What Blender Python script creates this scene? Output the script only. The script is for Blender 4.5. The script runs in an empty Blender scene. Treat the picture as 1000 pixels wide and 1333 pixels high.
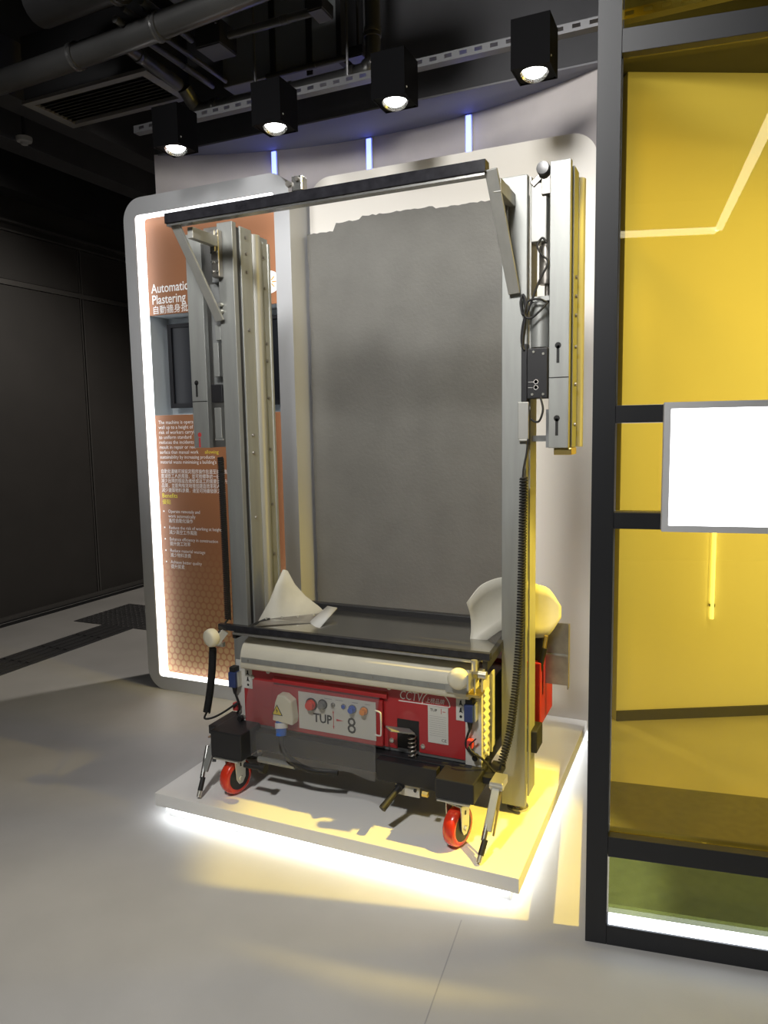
import bpy, math, random
from mathutils import Vector, Matrix
random.seed(7)
S = bpy.context.scene
COL = S.collection
R = math.radians

# ------------------------------------------------------------------ camera, light, exposure
F_PX = 957.64
cam_d = bpy.data.cameras.new('camera'); cam = bpy.data.objects.new('camera', cam_d); COL.objects.link(cam)
cam_d.sensor_fit = 'VERTICAL'; cam_d.sensor_height = 24.0; cam_d.lens = 24.0 * F_PX / 1333.0
cam_d.clip_start = 0.02
cam.matrix_world = Matrix(((0.913, -0.030, 0.407, 0), (0.408, 0.111, -0.906, 0), (-0.018, 0.993, 0.114, 1.45), (0, 0, 0, 1)))
q = cam.matrix_world.to_quaternion(); q.normalize()
cam.matrix_world = Matrix.Translation((0, 0, 1.45)) @ q.to_matrix().to_4x4()
S.camera = cam

W = bpy.data.worlds.new('world'); S.world = W; W.use_nodes = True
W.node_tree.nodes['Background'].inputs[0].default_value = (0.75, 0.80, 0.9, 1)
W.node_tree.nodes['Background'].inputs[1].default_value = 0.05

S.view_settings.view_transform = 'Standard'; S.view_settings.look = 'None'
S.view_settings.gamma = 1.0; S.view_settings.use_curve_mapping = False
S.view_settings.exposure = 0.0

def spot(name, loc, target, power, angle=70, blend=0.5, size=0.05, color=(1, 1, 1)):
    d = bpy.data.lights.new(name, 'SPOT'); d.energy = power; d.spot_size = R(angle); d.spot_blend = blend
    d.shadow_soft_size = size; d.color = color
    o = bpy.data.objects.new(name, d); COL.objects.link(o); o.location = loc
    o.rotation_euler = (Vector(target) - Vector(loc)).to_track_quat('-Z', 'Y').to_euler()
    return o
def area(name, loc, target, power, sx, sy, color=(1, 1, 1)):
    d = bpy.data.lights.new(name, 'AREA'); d.energy = power; d.shape = 'RECTANGLE'; d.size = sx; d.size_y = sy; d.color = color
    o = bpy.data.objects.new(name, d); COL.objects.link(o); o.location = loc
    o.rotation_euler = (Vector(target) - Vector(loc)).to_track_quat('-Z', 'Y').to_euler()
    return o
# unseen fill spots added on the visitor's side, the corridor lamp behind the alcove, the booth's lamps and an added wall fill
spot('hall_fill_spot', (-0.9, -0.3, 3.45), (-0.8, 0.7, 0), 370, 88, 1.0, 0.12, (1.0, 0.98, 0.95))  # added unseen spot, lights the front floor and the machine's face
spot('panel_fill_spot', (-0.70, -0.2, 3.45), (-1.05, 3.33, 2.10), 560, 56, 0.7, 0.40, (1.0, 0.98, 0.95))  # added unseen spot, brightens the back panel and alcove wall
spot('panel_fill_spot', (-2.60, -0.2, 3.45), (-2.40, 3.20, 2.30), 190, 42, 0.8, 0.30, (1.0, 0.98, 0.95))  # added unseen spot, brightens the board frame
spot('booth_projector', (1.10, 2.36, 2.95), (-0.60, 2.24, 0.30), 950, 23, 0.35, 0.03, (1.0, 0.97, 0.92))
spot('booth_projector', (1.10, 2.40, 2.90), (-0.45, 2.52, 1.75), 150, 24, 0.7, 0.03, (1.0, 0.97, 0.92))
spot('corridor_downlight', (-2.05, 4.80, 3.35), (-3.6, 3.2, 0), 200, 120, 0.6, 0.06, (1.0, 0.92, 0.82))
area('booth_ceiling_light', (0.9, 2.85, 2.95), (0.75, 3.2, 0), 34, 1.3, 0.3, (1.0, 0.97, 0.92))
area('booth_wall_fill', (1.55, 3.1, 1.1), (0.1, 3.85, 0.9), 26, 0.12, 1.8, (1.0, 0.97, 0.92))  # added out of view to brighten the lower booth wall

# ------------------------------------------------------------------ materials
MATS = {}
def mat(name, col, rough=0.5, metal=0.0, var=0.0, vscale=8.0, bump=0.0, bscale=60.0, emit=0.0, ecol=None, coat=0.0, spec=None, stretch=None, alpha=None):
    m = bpy.data.materials.new(name); m.use_nodes = True
    nt = m.node_tree; b = nt.nodes['Principled BSDF']
    b.inputs['Base Color'].default_value = (*col, 1); b.inputs['Roughness'].default_value = rough; b.inputs['Metallic'].default_value = metal
    if coat: b.inputs['Coat Weight'].default_value = coat
    if spec is not None: b.inputs['Specular IOR Level'].default_value = spec
    if emit:
        b.inputs['Emission Color'].default_value = (*(ecol or col), 1); b.inputs['Emission Strength'].default_value = emit
    if var or bump:
        tc = nt.nodes.new('ShaderNodeTexCoord'); mp = nt.nodes.new('ShaderNodeMapping')
        nt.links.new(tc.outputs['Object'], mp.inputs[0])
        if stretch: mp.inputs['Scale'].default_value = stretch
    if var:
        n = nt.nodes.new('ShaderNodeTexNoise'); n.inputs['Scale'].default_value = vscale; n.inputs['Detail'].default_value = 6
        nt.links.new(mp.outputs[0], n.inputs['Vector'])
        r = nt.nodes.new('ShaderNodeValToRGB')
        r.color_ramp.elements[0].position = 0.3; r.color_ramp.elements[1].position = 0.72
        r.color_ramp.elements[0].color = (*[max(0, c * (1 - var)) for c in col], 1)
        r.color_ramp.elements[1].color = (*[min(1, c * (1 + var)) for c in col], 1)
        nt.links.new(n.outputs['Fac'], r.inputs[0]); nt.links.new(r.outputs[0], b.inputs['Base Color'])
    if bump:
        n2 = nt.nodes.new('ShaderNodeTexNoise'); n2.inputs['Scale'].default_value = bscale; n2.inputs['Detail'].default_value = 4
        nt.links.new(mp.outputs[0], n2.inputs['Vector'])
        bp = nt.nodes.new('ShaderNodeBump'); bp.inputs['Strength'].default_value = bump; bp.inputs['Distance'].default_value = 0.004
        nt.links.new(n2.outputs['Fac'], bp.inputs['Height']); nt.links.new(bp.outputs[0], b.inputs['Normal'])
    MATS[name] = m
    return m
def clear(name, col, gloss, rough, white=0.0):
    m = bpy.data.materials.new(name); m.use_nodes = True; nt = m.node_tree; nt.nodes.clear()
    out = nt.nodes.new('ShaderNodeOutputMaterial'); t = nt.nodes.new('ShaderNodeBsdfTransparent'); g = nt.nodes.new('ShaderNodeBsdfGlossy')
    mx = nt.nodes.new('ShaderNodeMixShader'); lw = nt.nodes.new('ShaderNodeLayerWeight'); lw.inputs['Blend'].default_value = 0.5
    pw = nt.nodes.new('ShaderNodeMath'); pw.operation = 'POWER'; pw.inputs[1].default_value = 5
    ml_ = nt.nodes.new('ShaderNodeMath'); ml_.operation = 'MULTIPLY_ADD'; ml_.inputs[1].default_value = 0.8; ml_.inputs[2].default_value = gloss
    nt.links.new(lw.outputs['Facing'], pw.inputs[0]); nt.links.new(pw.outputs[0], ml_.inputs[0])
    t.inputs[0].default_value = (*col, 1); g.inputs['Roughness'].default_value = rough
    nt.links.new(ml_.outputs[0], mx.inputs[0]); nt.links.new(t.outputs[0], mx.inputs[1]); nt.links.new(g.outputs[0], mx.inputs[2])
    src = mx
    if white:
        d = nt.nodes.new('ShaderNodeBsdfDiffuse'); d.inputs[0].default_value = (0.8, 0.8, 0.8, 1)
        m2 = nt.nodes.new('ShaderNodeMixShader'); m2.inputs[0].default_value = white
        nt.links.new(mx.outputs[0], m2.inputs[1]); nt.links.new(d.outputs[0], m2.inputs[2]); src = m2
    nt.links.new(src.outputs[0], out.inputs[0]); MATS[name] = m
    return m

mat('floor', (0.40, 0.392, 0.38), 0.55, var=0.10, vscale=2.2, bump=0.05, bscale=220)
mat('ceiling', (0.010, 0.010, 0.011), 0.9)
mat('blackwall', (0.035, 0.032, 0.030), 0.55, var=0.12, vscale=3)
mat('wallrail', (0.13, 0.125, 0.12), 0.35, 0.5)
mat('bulkhead', (0.055, 0.055, 0.060), 0.8, var=0.08)
mat('soffit', (0.20, 0.20, 0.215), 0.8)
mat('stucco', (0.55, 0.51, 0.49), 0.85, var=0.10, vscale=3.5, bump=0.15, bscale=30)
mat('white', (0.80, 0.79, 0.77), 0.5)
mat('whiteboard', (0.78, 0.75, 0.70), 0.55)
mat('greyframe', (0.47, 0.48, 0.50), 0.45)
mat('concrete', (0.145, 0.142, 0.130), 0.62, var=0.10, vscale=5, bump=0.25, bscale=70)
mat('alu', (0.35, 0.36, 0.345), 0.5, 0.55, var=0.08, vscale=6, stretch=(6, 6, 0.7))
mat('alu_dark', (0.33, 0.34, 0.34), 0.42, 0.7, var=0.10, vscale=5, stretch=(6, 6, 0.7))
mat('alu_bright', (0.42, 0.42, 0.395), 0.48, 0.5, var=0.06, vscale=6, stretch=(6, 6, 0.7))
mat('steel', (0.55, 0.55, 0.53), 0.25, 0.9, var=0.1, vscale=20)
mat('steel_worn', (0.36, 0.34, 0.31), 0.35, 0.85, var=0.25, vscale=14)
mat('mirror_steel', (0.42, 0.41, 0.38), 0.16, 0.95, var=0.08, vscale=9)
mat('red', (0.40, 0.022, 0.026), 0.35, coat=0.3, var=0.05)
mat('cream', (0.66, 0.63, 0.52), 0.5, var=0.04)
mat('cream_plate', (0.60, 0.59, 0.55), 0.5, var=0.05)
mat('fin', (0.58, 0.56, 0.48), 0.45, var=0.08, vscale=12)
mat('black', (0.016, 0.016, 0.018), 0.45)
mat('black_gloss', (0.02, 0.02, 0.024), 0.18, var=0.3, vscale=40)
mat('rubber', (0.012, 0.012, 0.013), 0.6)
mat('tyre', (0.72, 0.045, 0.018), 0.22, coat=0.5)
mat('zinc', (0.68, 0.67, 0.60), 0.28, 0.75)
mat('brass', (0.62, 0.47, 0.16), 0.3, 0.85)
mat('bluepl', (0.03, 0.05, 0.16), 0.4)
mat('blueplug', (0.03, 0.14, 0.55), 0.4)
mat('bluebutton', (0.05, 0.12, 0.5), 0.3)
mat('orangebutton', (0.85, 0.30, 0.05), 0.3)
mat('ivory', (0.75, 0.71, 0.56), 0.4)
mat('plate_white', (0.62, 0.62, 0.58), 0.5)
mat('yellow', (0.80, 0.60, 0.03), 0.5)
mat('ink', (0.015, 0.015, 0.015), 0.6)
mat('greyink', (0.30, 0.30, 0.30), 0.6)
mat('redink', (0.55, 0.05, 0.05), 0.6)
mat('whiteink', (0.80, 0.79, 0.77), 0.6)
mat('yellowink', (0.72, 0.60, 0.05), 0.6)
mat('niche', (0.45, 0.49, 0.52), 0.5)
mat('bezel', (0.012, 0.012, 0.014), 0.5, spec=0.15)
mat('screen', (0.008, 0.009, 0.012), 0.35, spec=0.25)
mat('frameblack', (0.016, 0.017, 0.020), 0.5)
mat('frame_alu', (0.50, 0.51, 0.53), 0.4, 0.4)
mat('boxframe', (0.72, 0.73, 0.75), 0.45)
mat('edge_glint', (0.85, 0.85, 0.85), 0.4)  # white tone for light caught on the glass edge
mat('led', (1, 1, 1), 0.5, emit=3.2, ecol=(0.93, 0.96, 1.0))
mat('led_stand', (1, 1, 1), 0.5, emit=9.0, ecol=(0.90, 0.95, 1.0))
mat('led_booth', (1, 1, 1), 0.5, emit=5.0, ecol=(0.86, 0.92, 1.0))
mat('led_line', (1, 1, 1), 0.5, emit=7.0, ecol=(1.0, 1.0, 0.95))
mat('led_blue', (0.3, 0.35, 1), 0.5, emit=5.0, ecol=(0.13, 0.17, 1.0))
mat('led_thin', (1, 1, 1), 0.5, emit=2.0, ecol=(1.0, 1.0, 0.95))
mat('lightbox', (1, 1, 1), 0.5, emit=2.6, ecol=(1.0, 1.0, 1.0))
mat('lamp_glow', (1, 1, 1), 0.5, emit=22.0, ecol=(1.0, 1.0, 0.98))
mat('reflector', (0.6, 0.6, 0.6), 0.25, 0.9)
mat('lampblack', (0.0025, 0.0025, 0.003), 0.6, spec=0.04)
mat('pipe', (0.085, 0.085, 0.085), 0.32, 0.45, var=0.15, vscale=5)
mat('duct', (0.03, 0.03, 0.032), 0.4, 0.3, var=0.1)
mat('ductpanel', (0.21, 0.22, 0.23), 0.6)
mat('grille', (0.17, 0.165, 0.16), 0.55)
mat('strut', (0.10, 0.10, 0.105), 0.4, 0.5)
mat('tile', (0.045, 0.045, 0.047), 0.5)
mat('boothwall', (0.72, 0.71, 0.68), 0.6)
mat('mat', (0.10, 0.10, 0.085), 0.6, var=0.15, vscale=30)  # dark tone for the shaded floor band behind the glass
mat('detector', (0.42, 0.42, 0.42), 0.5)
clear('glass_yellow', (0.95, 0.82, 0.30), 0.04, 0.01)
clear('glass_green', (0.70, 0.76, 0.40), 0.05, 0.01)
clear('plastic', (0.86, 0.86, 0.86), 0.05, 0.15, white=0.08)

# printed orange graphic with a fading honeycomb print at its foot
def graphic():
    m = bpy.data.materials.new('graphic'); m.use_nodes = True; nt = m.node_tree; b = nt.nodes['Principled BSDF']; N = nt.nodes; L = nt.links
    b.inputs['Roughness'].default_value = 0.5
    tc = N.new('ShaderNodeTexCoord'); sp = N.new('ShaderNodeSeparateXYZ'); L.new(tc.outputs['Object'], sp.inputs[0])
    def mth(op, a, c=None):
        n = N.new('ShaderNodeMath'); n.operation = op
        for i, v in enumerate((a, c)):
            if v is None: continue
            if isinstance(v, (int, float)): n.inputs[i].default_value = v
            else: L.new(v, n.inputs[i])
        return n.outputs[0]
    p = 0.040; hx, hz = p, p * 1.732
    def lattice(ox, oz):
        fx = mth('SUBTRACT', mth('FRACT', mth('ADD', mth('DIVIDE', sp.outputs['X'], hx), 50 + ox)), 0.5)
        fz = mth('SUBTRACT', mth('FRACT', mth('ADD', mth('DIVIDE', sp.outputs['Z'], hz), 50 + oz)), 0.5)
        dx = mth('MULTIPLY', fx, hx); dz = mth('MULTIPLY', fz, hz)
        return mth('SQRT', mth('ADD', mth('MULTIPLY', dx, dx), mth('MULTIPLY', dz, dz)))
    d = mth('MINIMUM', lattice(0, 0), lattice(0.5, 0.5))
    ring = N.new('ShaderNodeMapRange'); L.new(d, ring.inputs[0]); ring.inputs[1].default_value = 0.0145; ring.inputs[2].default_value = 0.018
    ring.inputs[3].default_value = 1; ring.inputs[4].default_value = 0
    fade = N.new('ShaderNodeMapRange'); L.new(sp.outputs['Z'], fade.inputs[0]); fade.inputs[1].default_value = 0.20; fade.inputs[2].default_value = 0.85
    fade.inputs[3].default_value = 0.75; fade.inputs[4].default_value = 0.0
    k = mth('MULTIPLY', ring.outputs[0], fade.outputs[0])
    mx = N.new('ShaderNodeMix'); mx.data_type = 'RGBA'; L.new(k, mx.inputs['Factor'])
    mx.inputs['A'].default_value = (0.27, 0.11, 0.045, 1); mx.inputs['B'].default_value = (0.40, 0.27, 0.12, 1)
    L.new(mx.outputs['Result'], b.inputs['Base Color']); MATS['graphic'] = m
graphic()

# ------------------------------------------------------------------ mesh helpers
class MB:
    def __init__(s): s.v = []; s.f = []
    def add(s, vs, fs):
        o = len(s.v); s.v += [tuple(v) for v in vs]; s.f += [tuple(i + o for i in f) for f in fs]; return s
    def box(s, x0, x1, y0, y1, z0, z1):
        vs = [(x, y, z) for z in (z0, z1) for y in (y0, y1) for x in (x0, x1)]
        return s.add(vs, [(0, 2, 3, 1), (4, 5, 7, 6), (0, 1, 5, 4), (2, 6, 7, 3), (0, 4, 6, 2), (1, 3, 7, 5)])
    def bar(s, p, q, w, h, up=(0, 0, 1)):       # rectangular bar from p to q
        p = Vector(p); q = Vector(q); d = (q - p).normalized(); up = Vector(up)
        a = d.cross(up); a = a.normalized() if a.length > 1e-4 else d.orthogonal().normalized(); c = a.cross(d).normalized()
        vs = [e + a * w / 2 * i + c * h / 2 * j for e in (p, q) for j in (-1, 1) for i in (-1, 1)]
        return s.add(vs, [(0, 1, 3, 2), (4, 6, 7, 5), (0, 4, 5, 1), (2, 3, 7, 6), (0, 2, 6, 4), (1, 5, 7, 3)])
    def cyl(s, p, q, r, r2=None, n=16, cap=True):
        p = Vector(p); q = Vector(q); d = (q - p).normalized(); a = d.orthogonal().normalized(); c = d.cross(a); r2 = r if r2 is None else r2
        vs = []
        for e, rr in ((p, r), (q, r2)):
            vs += [e + (a * math.cos(t) + c * math.sin(t)) * rr for t in [2 * math.pi * i / n for i in range(n)]]
        fs = [(i, (i + 1) % n, n + (i + 1) % n, n + i) for i in range(n)]
        if cap: fs += [tuple(range(n - 1, -1, -1)), tuple(range(n, 2 * n))]
        return s.add(vs, fs)
    def lathe(s, c, axis, prof, n=24):           # prof: (distance along axis, radius)
        c = Vector(c); d = Vector(axis).normalized(); a = d.orthogonal().normalized(); b = d.cross(a)
        vs = []
        for h, r in prof:
            vs += [c + d * h + (a * math.cos(t) + b * math.sin(t)) * r for t in [2 * math.pi * i / n for i in range(n)]]
        fs = []
        for k in range(len(prof) - 1):
            fs += [(k * n + i, k * n + (i + 1) % n, (k + 1) * n + (i + 1) % n, (k + 1) * n + i) for i in range(n)]
        fs += [tuple(range(n - 1, -1, -1)), tuple(range((len(prof) - 1) * n, len(prof) * n))]
        return s.add(vs, fs)
    def tube(s, pts, r, n=8):
        pts = [Vector(p) for p in pts]; m = len(pts); up = None; vs = []
        for i, p in enumerate(pts):
            d = (pts[min(i + 1, m - 1)] - pts[max(i - 1, 0)]).normalized()
            if up is None: up = d.orthogonal().normalized()
            a = (up - d * up.dot(d)); a = a.normalized() if a.length > 1e-5 else d.orthogonal().normalized(); up = a; b = d.cross(a)
            vs += [p + (a * math.cos(t) + b * math.sin(t)) * r for t in [2 * math.pi * j / n for j in range(n)]]
        fs = [(i * n + j, i * n + (j + 1) % n, (i + 1) * n + (j + 1) % n, (i + 1) * n + j) for i in range(m - 1) for j in range(n)]
        fs += [tuple(range(n - 1, -1, -1)), tuple(range((m - 1) * n, m * n))]
        return s.add(vs, fs)
    def prism(s, poly, axis, a, b):              # polygon in the plane normal to axis, extruded from a to b
        n = len(poly)
        def put(u, v, w): return {'x': (w, u, v), 'y': (u, w, v), 'z': (u, v, w)}[axis]
        vs = [put(u, v, a) for u, v in poly] + [put(u, v, b) for u, v in poly]
        fs = [(i, (i + 1) % n, n + (i + 1) % n, n + i) for i in range(n)] + [tuple(range(n - 1, -1, -1)), tuple(range(n, 2 * n))]
        return s.add(vs, fs)
    def sphere(s, c, r, n=12, m=8, sz=1.0):
        return s.lathe(c, (0, 0, 1), [(-r * sz * math.cos(math.pi * k / m), max(1e-4, r * math.sin(math.pi * k / m))) for k in range(m + 1)], n)
    def sheet(s, grid, th=0.0):                  # grid of points -> thin sheet
        h = len(grid); w = len(grid[0])
        s.add([p for row in grid for p in row], [(i * w + j, i * w + j + 1, (i + 1) * w + j + 1, (i + 1) * w + j) for i in range(h - 1) for j in range(w - 1)])
        return s

def spline(pts, k=8):                            # Catmull-Rom through points
    P = [Vector(p) for p in pts]; P = [P[0] * 2 - P[1]] + P + [P[-1] * 2 - P[-2]]; out = []
    for i in range(1, len(P) - 2):
        for j in range(k):
            t = j / k; a, b, c, d = P[i - 1:i + 3]
            out.append(0.5 * ((2 * b) + (c - a) * t + (2 * a - 5 * b + 4 * c - d) * t * t + (3 * b - a - 3 * c + d) * t ** 3))
    return out + [P[-2]]
def coil_pts(path, rad, turns, per=10):
    path = [Vector(p) for p in path]; seg = [(path[i + 1] - path[i]).length for i in range(len(path) - 1)]; tot = sum(seg); out = []
    n = turns * per
    for i in range(n + 1):
        s = tot * i / n; k = 0
        while k < len(seg) - 1 and s > seg[k]: s -= seg[k]; k += 1
        p = path[k].lerp(path[k + 1], min(1, s / seg[k])); d = (path[k + 1] - path[k]).normalized()
        a = d.cross(Vector((0, 1, 0))).normalized(); b = d.cross(a); t = 2 * math.pi * i / per
        out.append(p + (a * math.cos(t) + b * math.sin(t)) * rad)
    return out

def finish(o, smooth=None, bev=0.0, segs=2, solid=0.0):
    me = o.data
    if smooth:
        me.polygons.foreach_set('use_smooth', [True] * len(me.polygons)); me.set_sharp_from_angle(angle=R(smooth))
    if solid:
        m = o.modifiers.new('solid', 'SOLIDIFY'); m.thickness = solid; m.offset = 0
    if bev:
        m = o.modifiers.new('bevel', 'BEVEL'); m.width = bev; m.segments = segs; m.limit_method = 'ANGLE'; m.angle_limit = R(40)
    return o
def origin(p):
    return Vector((0, 0, 0)) if p is None else p['o_'] if False else ORG.get(p.name, Vector((0, 0, 0)))
ORG = {}
def obj(name, mb, m, parent=None, smooth=None, bev=0.0, label=None, cat=None, group=None, kind=None, at=None, solid=0.0, segs=2):
    """one mesh object; vertices are given in world space"""
    if at is None: at = ORG[parent.name] if parent else Vector((0, 0, 0))
    at = Vector(at)
    me = bpy.data.meshes.new(name); me.from_pydata([tuple(Vector(v) - at) for v in mb.v], [], mb.f); me.update()
    bm_fix(me)
    o = bpy.data.objects.new(name, me); COL.objects.link(o); me.materials.append(MATS[m])
    if parent: o.parent = parent; o.location = at - ORG[parent.name]
    else: o.location = at
    ORG[o.name] = at
    tag(o, label, cat, group, kind)
    return finish(o, smooth, bev, segs, solid)
import bmesh
def bm_fix(me):
    b = bmesh.new(); b.from_mesh(me); bmesh.ops.recalc_face_normals(b, faces=b.faces); b.to_mesh(me); b.free()
def tag(o, label=None, cat=None, group=None, kind=None):
    if label: o['label'] = label
    if cat: o['category'] = cat
    if group: o['group'] = group
    if kind: o['kind'] = kind
    return o
def thing(name, loc, label, cat, group=None, kind=None):
    o = bpy.data.objects.new(name, None); COL.objects.link(o); o.location = loc; o.empty_display_size = 0.1
    ORG[o.name] = Vector(loc)
    return tag(o, label, cat, group, kind)
def dup(root, delta, label=None):
    delta = Vector(delta)
    def rec(o, par):
        c = o.copy(); COL.objects.link(c); c.parent = par
        for ch in [x for x in bpy.data.objects if x.parent == o]: rec(ch, c)
        return c
    r = rec(root, root.parent); r.location = root.location + delta; ORG[r.name] = ORG[root.name] + delta
    if label: r['label'] = label
    return r
def B(): return MB()

def text(name, body, x, y, z, size, m, parent, bold=0.0, squeeze=1.0, shear=0.0, spacing=1.0, res=2, facing='y', align='LEFT', line=1.0):
    """flat printed lettering on a face looking towards -Y; x,z = left end of the baseline"""
    c = bpy.data.curves.new(name, 'FONT'); c.body = body; c.size = size; c.resolution_u = res; c.offset = bold * size; c.shear = shear
    c.space_character = spacing; c.align_x = align; c.space_line = line; c.fill_mode = 'FRONT'
    t = bpy.data.objects.new('tmp', c); COL.objects.link(t)
    dg = bpy.context.evaluated_depsgraph_get(); dg.update()
    me = bpy.data.meshes.new_from_object(t.evaluated_get(dg)); bpy.data.objects.remove(t); bpy.data.curves.remove(c)
    me.name = name; me.transform(Matrix.Scale(squeeze, 4, (1, 0, 0)))
    me.transform(Matrix.Rotation(R(90), 4, 'X'))
    at = ORG[parent.name]; me.transform(Matrix.Translation(Vector((x, y, z)) - at))
    me.materials.clear(); me.materials.append(MATS[m])
    o = bpy.data.objects.new(name, me); COL.objects.link(o); o.parent = parent; o.location = (0, 0, 0); ORG[o.name] = at
    return o

# ------------------------------------------------------------------ the setting
XL = -4.98
fl = obj('floor', B().box(-7, 4, -4, 9, -0.1, 0.0), 'floor', kind='structure')
obj('ceiling', B().box(-7, 4, -4, 9, 3.65, 3.75), 'ceiling', kind='structure')
# joint line between two floor sheets
obj('floor_joint', B().bar((-0.64, 1.93, 0.0005), (-0.50, 0.4, 0.0005), 0.003, 0.001), 'greyink', fl)
# left wall: a dark backing with proud panels, rails and a base strip
wl = obj('wall_left', B().box(XL - 0.12, XL - 0.03, -4, 9, 0, 3.65), 'blackwall', kind='structure')
ys = [-1.15, 0.85, 2.85, 4.845, 6.85]
for i in range(len(ys) - 1):
    obj('panel', B().box(XL - 0.03, XL, ys[i] + 0.02, ys[i + 1] - 0.02, 0.045, 2.585), 'blackwall', wl)
    obj('panel', B().box(XL - 0.03, XL, ys[i] + 0.02, ys[i + 1] - 0.02, 2.635, 2.99), 'blackwall', wl)
for y in ys:
    for s in (-1, 1):
        obj('mullion', B().box(XL - 0.03, XL + 0.006, y + s * 0.012 - 0.006, y + s * 0.012 + 0.006, 0.045, 2.99), 'wallrail', wl)
obj('rail', B().box(XL - 0.03, XL + 0.008, -4, 9, 2.590, 2.630), 'wallrail', wl)
obj('rail', B().box(XL - 0.03, XL + 0.008, -4, 9, 2.995, 3.01), 'wallrail', wl)
obj('rail', B().box(XL - 0.03, XL + 0.03, -4, 9, 3.06, 3.075), 'wallrail', wl)
obj('baseboard_left', B().box(XL - 0.03, XL + 0.010, -4, 9, 0.0, 0.010), 'black', kind='structure')
obj('trim_1', B().box(XL, XL + 0.012, -4, 9, 0.012, 0.045), 'wallrail', kind='structure')
obj('floor_groove', B().box(XL + 0.03, XL + 0.11, -4, 9, 0.0, 0.003), 'black', fl)
obj('wall_far', B().box(-7, 4, 8.9, 9.0, 0, 3.65), 'blackwall', kind='structure')
obj('wall_behind', B().box(-7, 4, -4.1, -4.0, 0, 3.65), 'bulkhead', kind='structure')
obj('wall_side', B().box(4.0, 4.1, -4, 9, 0, 3.65), 'bulkhead', kind='structure')
# dark ceiling beams over the corridor
for k, (x, z) in enumerate(((-4.75, 3.20), (-4.25, 3.32), (-3.75, 3.34))):
    obj('beam', B().box(x - 0.09, x + 0.09, 2.0, 9, z, 3.66), 'bulkhead' if k else 'duct', label=None, kind='structure').name = 'trim_%d' % (k + 3)

# curved alcove wall (arc in plan)
A0, A1, A2 = Vector((-2.93, 3.45)), Vector((-1.70, 3.765)), Vector((-0.43, 3.47))
def circ(a, b, c):
    d = 2 * (a.x * (b.y - c.y) + b.x * (c.y - a.y) + c.x * (a.y - b.y))
    u = (a.length_squared * (b.y - c.y) + b.length_squared * (c.y - a.y) + c.length_squared * (a.y - b.y)) / d
    v = (a.length_squared * (c.x - b.x) + b.length_squared * (a.x - c.x) + c.length_squared * (b.x - a.x)) / d
    return Vector((u, v)), (Vector((u, v)) - a).length
cc, cr = circ(A0, A1, A2)
t0 = math.atan2(A0.y - cc.y, A0.x - cc.x); t1 = math.atan2(A2.y - cc.y, A2.x - cc.x)
arc = [(cc.x + cr * math.cos(t0 + (t1 - t0) * i / 48), cc.y + cr * math.sin(t0 + (t1 - t0) * i / 48)) for i in range(49)]
def wall_y(x): return cc.y + math.sqrt(cr * cr - (x - cc.x) ** 2)
outer = [(x, y + 0.10) for x, y in reversed(arc)]
obj('wall_back', B().prism(arc + outer, 'z', 0, 3.0), 'stucco', kind='structure', smooth=30)
# bulkhead over the alcove: dark face and lighter soffit
obj('trim_6', B().box(-2.93, 3.2, 3.46, 4.2, 3.004, 3.66), 'bulkhead', kind='structure')
obj('trim_7', B().prism([(-2.93, 3.46), (-0.43, 3.46)] + [(x, y + 0.05) for x, y in reversed(arc)], 'z', 2.995, 3.003), 'soffit', kind='structure')

# three blue led strips set in the curved wall
for px in (-2.285, -1.735, -1.165):
    y = wall_y(px)
    t = thing('wall_led_strip', (px, y, 2.0), 'blue glowing vertical led strip in the curved wall above the panels', 'light strip', 'blue led strips on the curved wall')
    obj('profile', B().box(px - 0.020, px + 0.020, y - 0.012, y + 0.004, 2.0, 2.99), 'frame_alu', t)
    obj('diffuser', B().box(px - 0.013, px + 0.013, y - 0.018, y - 0.0125, 2.0, 2.985), 'led_blue', t)

# tactile paving tiles, children of the floor
T = 0.30
def bar_tile(x, y):
    m = B().box(x, x + T - 0.004, y, y + T - 0.004, 0.0, 0.004)
    for k in range(4): m.box(x + 0.03 + k * 0.067, x + 0.06 + k * 0.067, y + 0.012, y + T - 0.016, 0.004, 0.009)
    return m
def dot_tile(x, y):
    m = B().box(x, x + T - 0.004, y, y + T - 0.004, 0.0, 0.004)
    for i in range(6):
        for j in range(6): m.cyl((x + 0.025 + i * 0.05, y + 0.025 + j * 0.05, 0.004), (x + 0.025 + i * 0.05, y + 0.025 + j * 0.05, 0.009), 0.014, 0.009, 6)
    return m
for k in range(14): obj('tactile_tile', bar_tile(-4.20, 4.10 - T * (k + 1)), 'tile', fl)
for i in range(3):
    for j in range(2): obj('tactile_tile', dot_tile(-4.50 + T * i, 4.10 + T * j), 'tile', fl)
obj('floor_dot', B().cyl((-2.15, 2.72, 0.0), (-2.15, 2.72, 0.003), 0.012, n=12), 'steel', fl)

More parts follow.
